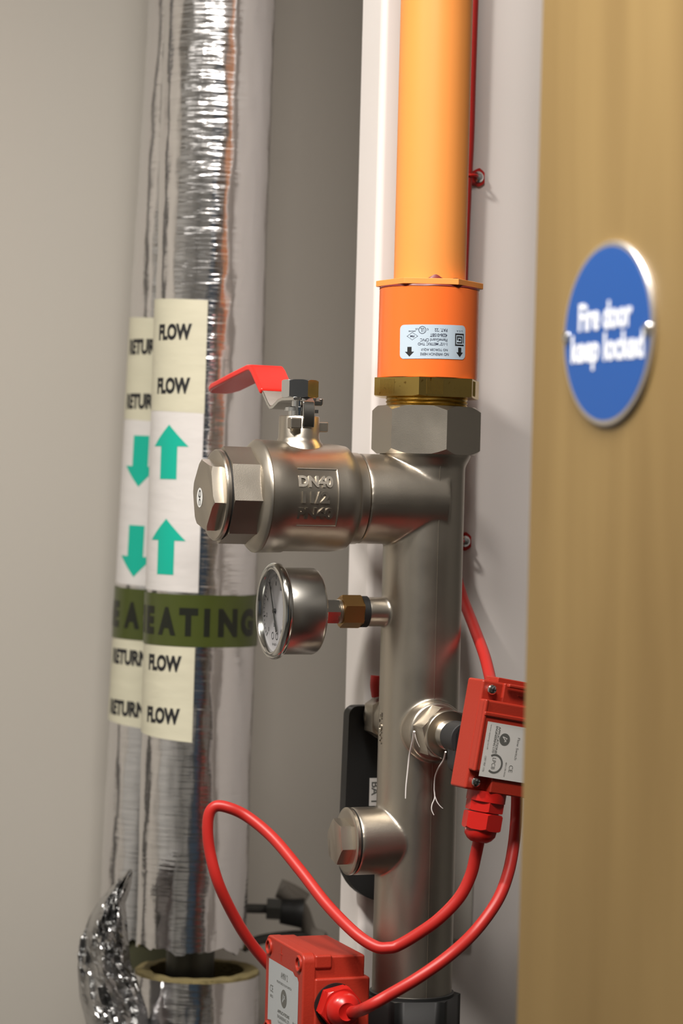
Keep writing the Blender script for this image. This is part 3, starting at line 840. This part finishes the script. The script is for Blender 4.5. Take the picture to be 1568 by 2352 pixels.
emit('stop_tab', g, M['steel'], o2, bevel=.7, seg=3)
emit('bonnet_stud', G().box(sst - 14.2, sst - 8.0, -5, -2.5, z1 - 1.6, z1 + .8), M['zinc'], vv, bevel=.2)
# end plug of the valve
plug = thing('end_plug', 'large hexagon end plug in the valve mouth with round QC sticker', 'plug', FM, (s7, 0, zBr))
emit('gasket', lathe(G(), AV, [(s7 - .3, 28.9), (s7 + 1.0, 28.9)]), M['rubber'], plug)
emit('flange', lathe(G(), AV, [(s7 + .8, 28.9), (s7 + 1.3, 29.7), (s8 - 1.4, 29.7), (s8 - .4, 29.0), (s8, 27.6)], 128), M['nickel2'], plug)
emit('hexagon_head', nut(G(), AV, s8 - 1, s9, 24.4, 6, 48, rc=22.6, k=.55, ends=(False, True)), M['nickel'], plug, bevel=.9, seg=3)
def capface(c): return (s9 + .12 + c.z, -7.0 + c.y * 1.0, zBr - 2.0 - c.x)      # reads downwards
o = emit('quality_sticker', G().bm(poly_bm([(6.4 * math.cos(R_(i * 10)), 6.4 * math.sin(R_(i * 10))) for i in range(36)]), capface), M['sticker'], plug, recalc=False, label='round white QC sticker')
g = G(); g.bm(text_bm('QC', 5.2, 10.2, bold=.03), lambda c: capface(Vector((c.x, c.y, .1))))
emit('lettering', g, M['print_black'], o, recalc=False)

# ================================================================== PRESSURE GAUGE
AG = ax('s', (0, 0, zG))
SG = lambda px: s_at(px, 0, zG)
ga = thing('pressure_gauge', 'stainless steel pressure gauge facing left below the ball valve', 'gauge', FM, (SG(834), 0, zG))
e1, e2, e3, e4, e5, e6, e7, e8 = SG(834), SG(828), SG(784), SG(771), SG(742), SG(722), SG(640), SG(620)
emit('gasket', lathe(G(), AG, [(e1 - 2, 10.4), (e2 + .5, 10.4)], 64), M['rubber'], ga)
emit('brass_adapter', nut(G(), AG, e2, e3 + 1.0, 11.2, 6, 21.6, rc=10.2, k=1.0), M['brass2'], ga, bevel=.3)
emit('thread', thread(G(), AG, e3, e4 + .5, 8.0, 1.2), M['nickel2'], ga)
emit('connector', nut(G(), AG, e4 - .5, e6 + 2, 8.9, 6, 0, rc=8.5, k=.5), M['steel'], ga)
emit('case', lathe(G(), AG, [(e6 - .1, 9), (e6, 26.8), (e6 + .8, 28.0), (e6 + 2.4, 28.6), (e7 + 1, 28.6), (e7 + 2, 28.2)], 128), M['brushed'], ga, ang=45)
bz = [(e7 - .2, 28.7), (e7 + .1, 30.4), (e7 + 1.2, 31.5), (e7 + 3.0, 31.9), (e7 + 4.6, 31.5), (e7 + 5.9, 30.4), (e7 + 6.5, 29.0), (e7 + 6.4, 27.9), (e7 + 5.6, 27.0), (e7 + 1.0, 26.8), (e7 + .4, 26.8)]
emit('bezel', lathe(G(), AG, bz, 128, (False, False)), M['steel'], ga, ang=60)
tD = e7 + 2.3
dl = emit('dial', lathe(G(), AG, [(tD - 1, 26.9), (tD, 26.9)], 96), M['dial'], ga)
# dial coordinates: x to the right when looking at the dial (= towards +n), y up
def DF(dz): return lambda c: (tD + dz + c.z, c.x, zG + c.y)
g = G()
for k in range(41):
    a = R_(225 - 270 * k / 40); r1 = 24.5; r0_ = 22.6 if k % 5 else 21.0; w_ = .22 if k % 5 else .4
    d = Vector((math.cos(a), math.sin(a))); p_ = Vector((-d.y, d.x)) * w_
    g.bm(poly_bm([tuple(d * r1 + p_), tuple(d * r1 - p_), tuple(d * r0_ - p_), tuple(d * r0_ + p_)]), DF(.1))
for k, s_ in enumerate(('0', '2', '4', '6', '8', '10', '12', '14', '16')):
    a = R_(225 - 270 * k / 8)
    g.bm(text_bm(s_, 2.8, None, bold=.01), lambda c, a=a: DF(.1)(Vector((c.x + 18 * math.cos(a), c.y + 18 * math.sin(a), c.z))))
g.bm(text_bm('bar', 3.0, None), lambda c: DF(.1)(Vector((c.x, c.y - 9, c.z))))
g.bm(annulus_bm(-4.2, -16.5, 1.9, 2.5), DF(.1)); g.bm(annulus_bm(4.2, -16.5, 1.9, 2.5), DF(.1)); g.bm(text_bm('EN 837-1', 1.5, 9), lambda c: DF(.1)(Vector((c.x, c.y - 22, c.z))))
emit('scale', g, M['print_black'], dl, recalc=False)
g = G(); A2 = R_(118)
d = Vector((math.cos(A2), math.sin(A2))); p_ = Vector((-d.y, d.x))
pts = [d * 21 + p_ * .12, d * 0 + p_ * .8, -d * 15 + p_ * 1.3, -d * 15 - p_ * 1.3, -p_ * .8, d * 21 - p_ * .12]
bmn = poly_bm([tuple(v) for v in pts]); r_ = bmesh.ops.extrude_face_region(bmn, geom=bmn.faces[:])
for e in r_['geom']:
    if isinstance(e, bmesh.types.BMVert): e.co.z += .4
g.bm(bmn, DF(1.2)); lathe(g, AG, [(tD, 1.6), (tD + 1.7, 1.6)], 24)
emit('needle', g, M['needle'], ga)
emit('glass', lathe(G(), AG, [(e7 + 4.6, 27.1), (e7 + 5.2, 27.1)], 96), M['glass'], ga)

# ================================================================== FRONT AND REAR PORT FITTINGS
def port(sign, zc, label, n0, n1, n2, ph=45):
    A = (lambda t, x, y: (-x, t, zc + y)) if sign > 0 else (lambda t, x, y: (x, -t, zc + y))
    t = thing('reducer_bush', label, 'fitting', FM, (0, sign * n0, zc))
    hx = emit('hexagon', nut(G(), A, n0, n1, 18.6, 6, ph, rc=18.0, k=.5), M['nickel2'], t, bevel=.4)
    emit('face_ring', lathe(G(), A, [(n1 - 1, 16.4), (n1 + 2.6, 16.0), (n1 + 3.0, 15.6), (n1 + 1.6, 10.4)], 96), M['nickel2'], t)
    emit('thread', thread(G(), A, n1 + .5, n2, 9.9, 1.6), M['nickel2'], t)
    return t
pf = port(1, zFp, 'nickel hexagon bush in the front port of the manifold, white fibres hanging from it', 35.0, 51.5, 62.0)
pr_ = port(-1, zRp, 'nickel hexagon bush in the rear port of the manifold, half hidden', 44.5, 60.0, 65.0, 30)
# strands of sealing cord
def strand(px, label, Y0=-0.05, rr=0.78):
    pts = [PW(x, y, yy) * 1000 for x, y, yy in px]
    g_ = tube(G(), pts, rr, seg=8, per=8, radii=lambda t: rr * (1 - .55 * t))
    return emit('sealing_fibre', g_, M['fibre'], origin=tuple(pts[-1]), label=label, cat='fibre', group='fibres hanging from the front port')
strand([(951, 1680, -.052), (948, 1700, -.047), (940, 1735, -.038), (936, 1770, -.035), (932, 1808, -.034), (931, 1834, -.034)], 'longest straight white sealing fibre, left of the front port')
strand([(951, 1680, -.052), (956, 1700, -.050), (963, 1716, -.048)], 'short white sealing fibre lying against the front hexagon bush', rr=.4)
strand([(1023, 1727, -.075), (1018, 1746, -.06), (1006, 1765, -.045), (999, 1785, -.035), (997, 1812, -.032), (998, 1832, -.032), (992, 1848, -.032), (991, 1860, -.032), (996, 1872, -.032)], 'curled white sealing fibre under the black plug', rr=.6)
strand([(998, 1828, -.032), (1004, 1843, -.032), (1012, 1853, -.032), (1017, 1857, -.032)], 'short branching white sealing fibre at the end of the curled one', rr=.4)

# rear black cover plate with a white tag
slab = thing('cover_plate', 'black plastic plate with rounded ends behind the manifold', 'plate', FM, (0, -72, z_at(2060, 0, -68)))
zt0, zt1 = z_at(1622, 40, -66), z_at(2075, 40, -66)
sl = s_at(799, -66, (zt0 + zt1) / 2); 
pts = []
def arc(cx, cy, r, a0, a1, n=10): return [(cx + r * math.cos(R_(a0 + (a1 - a0) * i / n)), cy + r * math.sin(R_(a0 + (a1 - a0) * i / n))) for i in range(n + 1)]
sw = 62.0
slt = s_at(801, -66, zt0 - 10); slb = s_at(787, -66, zt1 + 20)
pts = arc(slt - 7, zt0 - 7, 7, 90, 0) + arc(slb - 32, zt1 + 32, 32, 0, -90) + arc(slb - sw + 32, zt1 + 32, 32, -90, -180) + arc(slb - sw + 14, zt0 - 7, 7, 180, 90)
g = G(); g.rings([[(x, -77, z) for x, z in pts], [(x, -66, z) for x, z in pts]])
emit('plate', g, M['black'], slab, bevel=1.2, seg=3)
tg = s_at(862, -65.7, z_at(1820, 20, -66)); tgz0, tgz1 = z_at(1852, 25, -66), z_at(1788, 25, -66)
lb_ = emit('tag', G().box(tg - 14, tg + 4.5, -66.2, -65.6, tgz0, tgz1), M['label_grey'], slab, label='small white tag')
g = G(); g.bm(text_bm('BA 1', 5.5, 14, bold=.02), lambda c: (tg + .3 - c.y, -65.5, (tgz0 + tgz1) / 2 - c.x))
emit('lettering', g, M['print_grey'], lb_, recalc=False)

# trunking stub on the post
zj0, zj1 = z_at(2165, -25, NC + 8), z_at(1700, -25, NC + 8)
sj = s_at(1085, NC + 10, zj0)
emit('wall_trunking', G().box(sj, sj + 26, NC, NC + 10, zj0, zj1), M['offwhite'], frame=FM, origin=(sj + 13, NC, zj0), bevel=2.2, seg=4, label='narrow off white plastic trunking on the post behind the manifold foot', cat='trunking')

# ================================================================== UPPER RED SWITCH BOX
def logo(g, cx, cy, r, fn):
    g.bm(poly_bm(ring_pts(cx, cy, r, 36)), fn)
az = R_(28); tl = R_(-9.6)
mF = Vector((math.sin(az), -math.cos(az), 0)); f1 = Vector((math.cos(az), math.sin(az), 0)); zz = Vector((0, 0, 1))
# in-plane turn (clockwise as seen)
fx = f1 * math.cos(tl) + zz * math.sin(tl); fz = -f1 * math.sin(tl) + zz * math.cos(tl)
YB = -0.108
c0 = PW(1110, 1640, YB)      # front left vertical edge, level with the ledge
back = -mF
FB = Matrix(((fx.x, back.x, fz.x, c0.x), (fx.y, back.y, fz.y, c0.y), (fx.z, back.z, fz.z, c0.z), (0, 0, 0, 1)))
ub = thing('flow_switch_box', 'red flow switch box on the front port, partly hidden by the wooden door', 'switch box', FB, (0, 0, -48), 'red flow switch boxes')
Z1, Z0 = 21.5, -48.0; WB = 72.0
g = G()
g.box(0, WB, 7, 26, Z0, Z1)               # main tub
g.box(0, WB, 0.0, 8, Z0 + 12, Z1 - 12)
emit('tub', g, M['redbox'], ub, bevel=1.6, seg=3)
g = G()
g.box(15, WB, 5.0, 8, Z1 - 13, Z1)
g.box(15, WB, 1.2, 8, Z0, Z0 + 13)
g.box(0.2, WB, -1.2, 3, -1.0, 2.0)        # ledge
g.box(0, 2.4, -0.6, 3, Z0 + 12, Z1 - 12)  # raised left rim
g.box(15, WB, -.5, 3, Z1 - 2.5, Z1)
emit('front_cover', g, M['redbox'], ub, bevel=1.0, seg=3)
g = G()
g.box(12, 52, 9, 24, Z1 - .5, Z1 + 3.0)
emit('top_lip', g, M['redbox'], ub, bevel=.7)
g = G()
for k in range(3): g.box(26 + k * 4, 60, 4.75, 5.2, Z1 - 6.5 - k * 3.6, Z1 - 6.1 - k * 3.6)
emit('moulded_lines', g, M['redbox'], ub)
def pan_screw(x, z, y, parent, r=3.2):
    A = ax('-y', (x, y, z))
    g_ = lathe(G(), A, [(-3, r * .5), (-.0, r), (.9, r * .93), (1.7, r * .62), (2.0, .3)], 32)
    ob = emit('screw', g_, M['zinc'], parent, label='steel cross head screw')
    g2 = G(); g2.box(x - r * .55, x + r * .55, y - 2.15, y - 1.2, z - .35, z + .35); g2.box(x - .35, x + .35, y - 2.15, y - 1.2, z - r * .55, z + r * .55)
    emit('cross_slot', g2, M['rubber'], ob)
pan_screw(6.2, Z1 - 5.6, 4.8, ub); pan_screw(6.0, Z0 + 5.4, 4.8, ub)
# sticker
LX0, LX1, LZ0, LZ1 = 4.2, 50, -38.5, -4.0
lb2 = emit('sticker', G().box(LX0, LX1, -.25, 0.1, LZ0, LZ1), M['label_grey'], ub, label='white certification sticker')
# text runs downwards: text x -> -z, text y -> +x
def UB(x0, z0, d=-.32): return lambda c: (x0 + c.y, d - c.z, z0 - c.x)
zc_ = (LZ0 + LZ1) / 2
g = G()
g.bm(text_bm('www.appeng.co.uk', 1.3, 16), UB(LX0 + 2.6, -13.5)); g.bm(text_bm('CERT REF: 123a', 1.2, 10), UB(LX0 + 2.4, -30.5))
g.bm(text_bm('APPLICATIONS', 1.6, 17, bold=.02), UB(LX0 + 9.2, -14.5)); g.bm(text_bm('ENGINEERING LTD', 1.6, 17, bold=.02), UB(LX0 + 7.2, -14.5))
g.bm(text_bm('Flow Switch', 1.8, 14), UB(LX0 + 24.5, -18)); g.bm(text_bm('0832-CPR-F0234', 1.0, 9), UB(LX0 + 18.2, -32)); g.bm(text_bm('CE', 2.9, 4.4), UB(LX0 + 22.2, -31))
emit('print', g, M['print_grey'], lb2, recalc=False)
g = G(); logo(g, 0, 0, 3.9, UB(LX0 + 14.2, -13.5)); g.bm(text_bm('LPCB', 2.7, 7.2), UB(LX0 + 9.0, -29.5)); g.bm(annulus_bm(0, 0, 4.9, 6.2, 40, -35, 215), UB(LX0 + 9.6, -29.5))
emit('print', g, M['print_grey'], lb2, recalc=False)
g = G()
for q in ([(-1.9, -1.5), (-1.5, -1.9), (1.6, 1.1), (1.2, 1.5)], [(-1.9, -1.5), (-.9, 1.9), (-.4, 1.8), (-1.4, -1.6)], [(-.9, 1.9), (-.6, 1.4), (1.5, -.2), (1.7, .2)]):
    g.bm(poly_bm(q), UB(LX0 + 14.2, -13.5, -.38))
emit('print', g, M['label_grey'], lb2, recalc=False)
# gland
def gland(parent, A, R, mt_, t):
    """A maps (t, x, y); t[0..] along the axis"""
    gl = emit('cable_gland', nut(G(), A, t[0], t[1], R * .96, 6, 12, rc=R * .9, k=.6), mt_, parent, bevel=.4)
    emit('gland_nut', nut(G(), A, t[1] + .8, t[2], R, 6, 12, rc=R * .9, k=.8), mt_, gl, bevel=.4)
    emit('dome', lathe(G(), A, [(t[1] - .5, R * .74), (t[2] - .5, R * .80), (t[2] + (t[3] - t[2]) * .45, R * .76), (t[2] + (t[3] - t[2]) * .8, R * .60), (t[3], R * .40), (t[3] - 1.0, R * .30)], 48), mt_, gl, ang=60)
    return gl
AGl = lambda t, x, y: (21.0 + x, 14 + y, Z0 - t)
emit('gland_seat', lathe(G(), AGl, [(-.5, 12.5), (6.1, 12.5)], 48), M['redplastic'], ub)
gland(ub, AGl, 13.0, M['redplastic'], (5.9, 12.5, 24.0, 32.0))
ptip = FB @ (Vector((21.0, 14, Z0 - 30)) * .001)
# black plug between the front bush and the box
g = G()
pfr = lambda t, x, y: (-x, t, zFp + y)
lathe(g, pfr, [(62.0, 9.0), (63.0, 10.4), (82, 10.8)], 48)
g.rings([[(-x, n, zFp + y) for x, y in rrect(-8, 20, -22.5, 9, 7)] for n in (70, 82)])
emit('sensor_plug', g, M['darkgrey'], frame=FM, origin=(0, 62, zFp), label='dark grey rubber plug between the front bush and the red box', cat='plug', bevel=1.0)

# ================================================================== LOWER RED SWITCH BOX
zT = z_at(2168, 95, 0)
sLd, sBk = 91.0, 45.0
HB = 70.0
lbx = thing('flow_switch_box', 'red flow switch box with silver sticker at the bottom edge, left of the manifold', 'switch box', FM, (sBk, 0, zT - HB), 'red flow switch boxes')
n0_, n1_ = -38.0, 38.0
g = G()
g.box(sBk + 3, sLd - 8, n0_ + 2, n1_ - 1, zT - 18, zT - 2)
g.box(sBk, sLd - 8, n0_ + 1, n1_ + 1.5, zT - HB, zT - 16)
g.box(sBk + 26, sLd - 8, n0_ + 1, n1_ + .5, zT - 10, zT - 1)
emit('tub', g, M['redbox'], lbx, bevel=1.6, seg=3)
pts = rrect(n0_, n1_, zT - HB, zT, 6)
emit('lid', G().rings([[(sLd - 9, y, z) for y, z in pts], [(sLd, y, z) for y, z in pts]]), M['redbox'], lbx, bevel=1.4, seg=3)
for (yy, z_) in ((n0_ + 7.5, zT - 7.5), (n1_ - 7.5, zT - 7.5), (n0_ + 7.5, zT - HB + 7.5), (n1_ - 7.5, zT - HB + 7.5)):
    A = ax('s', (0, yy, z_))
    bs = emit('screw_boss', lathe(G(), A, [(sLd - 1, 5.6), (sLd + .9, 5.4), (sLd + 1.4, 4.8), (sLd + 1.2, 4.0), (sLd - 3, 3.8)], 32, (True, False)), M['redbox'], lbx)
    emit('screw', lathe(G(), A, [(sLd - 3, 3.7), (sLd - .6, 3.4), (sLd + .2, 1.6)], 24), M['gunmetal'], bs)
# '+' mark and sticker
emit('moulded_mark', G().box(sLd - .2, sLd + .25, -6.4, -5.8, zT - 13, zT - 3).box(sLd - .2, sLd + .25, -9, -3, zT - 8.2, zT - 7.6), M['redbox'], lbx)
g = G(); g.bm(poly_bm(rrect(-30.5, 30.5, zT - HB + 4, zT - 15, 1.2)), lambda c: (sLd + .15, c.x, c.y))
g2 = G(); pts = [(-30.5, zT - HB + 14), (-30.5, zT - 15), (19, zT - 15), (23, zT - 17), (28, zT - 17), (30.5, zT - 19.5), (30.5, zT - HB + 14), (23, zT - HB + 15), (20, zT - HB + 4), (-20, zT - HB + 4), (-23, zT - HB + 15)]
lb3 = emit('sticker', G().bm(poly_bm(pts), lambda c: (sLd + .15, c.x, c.y)), M['label_silver'], lbx, recalc=False, label='silver sticker with small print')
LB = lambda x0, z0: (lambda c: (sLd + .25, x0 + c.x, z0 + c.y))
g = G()
zq = zT - 15
g.bm(text_bm('AMRV 2', 4.2, 14), LB(2, zq - 6.5)); g.bm(text_bm('MONITORED FLOW SWITCH', 1.6, 30), LB(2, zq - 12))
g.bm(text_bm('CE', 4.6, 6.4), LB(-23.5, zq - 19)); g.bm(text_bm('0832', 1.8, 6), LB(-23, zq - 24)); g.bm(text_bm('IP 65', 1.8, 6), LB(24, zq - 33))
g.bm(text_bm('APPLICATIONS', 2.2, 24, bold=.03), LB(2, zq - 31)); g.bm(text_bm('ENGINEERING LTD', 2.2, 24), LB(2, zq - 34.5)); g.bm(text_bm('www.appeng.co.uk', 1.8, 24), LB(2, zq - 44))
g.bm(text_bm('Tel 01525 400 000', 1.4, 22), LB(2, zq - 38))
g.bm(poly_bm(ring_pts(0, 0, 6.0, 40)), LB(2, zq - 21))
emit('print', g, M['print_grey'], lb3, recalc=False)
g = G()
for q in ([(-2.6, -2.4), (-2.0, -3.0), (2.6, 1.8), (2.0, 2.4)], [(-2.8, -2.3), (-1.2, 3.0), (-.5, 2.8), (-2.1, -2.5)], [(-1.2, 3.0), (-.8, 2.2), (2.5, -.3), (2.7, .5)]):
    g.bm(poly_bm(q), lambda c: (sLd + .33, 2 + c.x, zq - 21 + c.y))
emit('print', g, M['label_silver'], lb3, recalc=False)
zg = z_at(2318, 75, 52)
sg_ = s_at(768, n1_, zg)
AGn = lambda t, x, y: (sg_ - x, n1_ + 1 + t, zg + y)
gl2 = gland(lbx, AGn, 14.5, M['redplastic'], (-.5, 5.0, 14.0, 23.0))
emit('seal', lathe(G(), lambda t, x, y: (sg_ - x, n1_ + 1 + t, zg + y), [(-.5, 14.2), (2.0, 14.2)], 48), M['rubber'], gl2)
# connection from the lower box back to the manifold
g = lathe(G(), ax('s', (0, 0, zBx)), [(28.4, 8), (sBk + 1, 8)], 48)
emit('sensor_plug', g, M['darkgrey'], frame=FM, origin=(34, 0, zBx), label='dark grey rubber plug between the black coupling and the lower red box', cat='plug')

# ================================================================== CABLES
CR = 3.85
def cable(name, label, pts, r=CR):
    g_ = tube(G(), [Vector(p) * 1000 for p in pts], r, seg=20, per=8)
    return emit(name, g_, M['redcable'], origin=tuple(Vector(pts[-1]) * 1000), label=label, cat='cable', group='red fire alarm cables')
cable('red_cable', 'red cable looping from the upper red box far left to the lower box', [ptip,
    PW(1092, 1965, -.087), PW(1080, 2012, -.085), PW(1054, 2062, -.085), PW(1006, 2112, -.085), PW(955, 2148, -.082), PW(915, 2171, -.08), PW(893, 2177, -.08), PW(862, 2174, -.078), PW(815, 2143, -.07),
    PW(750, 2077, -.05), PW(690, 2000, -.03), PW(628, 1926, -.01), PW(570, 1877, 0), PW(524, 1855, 0), PW(493, 1853, 0), PW(478, 1880, 0), PW(480, 1945, 0), PW(502, 2030, 0), PW(546, 2120, .012), PW(588, 2182, .022), PW(640, 2240, .03)])
gtip = MW(sg_, n1_ + 24, zg)
cable('red_cable', 'red cable rising right from the lower red box gland towards the wooden door', [MW(sg_, n1_ + 17, zg), MW(sg_ - 4, n1_ + 27, zg + .5),
    PW(842, 2314, -.115), PW(892, 2286, -.118), PW(960, 2246, -.118), PW(1030, 2196, -.112), PW(1090, 2140, -.10), PW(1140, 2072, -.09), PW(1166, 2008, -.078), PW(1180, 1935, -.064), PW(1186, 1860, -.050), PW(1186, 1800, -.040), PW(1182, 1740, -.03)])
pf_ = lambda px, py, n: (lambda s: MW(s, n, z_at(py, s, n)))(s_at(px, n, z_at(py, -15, n)))
topc = [MW(s_at(1087, NC + 5, 200), NC + 5, TOPZ - 5), pf_(1086, 0, NC + 5), pf_(1077, 300, NC + 5), pf_(1071, 420, NC + 5), pf_(1062, 640, NC + 5), pf_(1052, 900, NC + 5), pf_(1047, 1100, NC + 5), pf_(1044, 1250, NC + 5),
        pf_(1046, 1310, NC + 8), pf_(1062, 1372, NC + 22)]
cable('red_cable', 'red cable clipped down the white post, ending at the top of the upper red box', topc + [PW(1088, 1440, .03), PW(1112, 1505, -.02), PW(1126, 1560, -.06), FB @ (Vector((14, 18, Z1 - 2)) * .001)])
cable('red_cable', 'short red cable end behind the manifold above the rear port', [MW(11, -54, z_at(1552, 24, -54)), MW(11.3, -54, z_at(1575, 24, -54)), MW(10, -54, z_at(1600, 22, -54))], r=3.4)

# cable clips
def clip(px, py, label):
    nn = NC
    z = z_at(py, -25, nn + 3); s = s_at(px, nn + 3, z)
    t = thing('cable_clip', label, 'clip', FM, (s, nn, z), 'red clips on the post')
    g_ = G(); pts_ = [(s + 12, z - 5.5), (s + 12, z + 4.5), (s + 4, z + 4), (s + 1.5, z + 5.5), (s - 1, z + 6.6), (s - 3.4, z + 5.0), (s - 5.0, z + 3.4), (s - 5.2, z - 3.8), (s - 3.4, z - 5.4), (s - 1, z - 6.8), (s + 2, z - 6)]
    g_.rings([[(x, nn + .1, y) for x, y in pts_], [(x, nn + 2.2, y) for x, y in pts_]])
    emit('tab', g_, M['redplastic'], t, bevel=.3)
    emit('loop', tube(G(), [Vector((s + 7.5 + 5.2 * math.cos(R_(a)), nn + 5 + 5.2 * math.sin(R_(a)), z)) for a in range(-50, 231, 20)], 1.0, radii=lambda q: 1.0, per=2), M['redplastic'], t)
    A = ax('n', (s, nn, z))
    emit('screw', lathe(G(), A, [(1.5, 4.0), (3.0, 3.9), (4.6, 2.4), (4.9, .4)], 32), M['zinc'], t, label='domed steel screw')
clip(1099, 397, 'upper red cable clip with a steel screw, right of the orange pipe')
clip(1068, 1241, 'lower red cable clip with a steel screw, right of the nickel manifold')
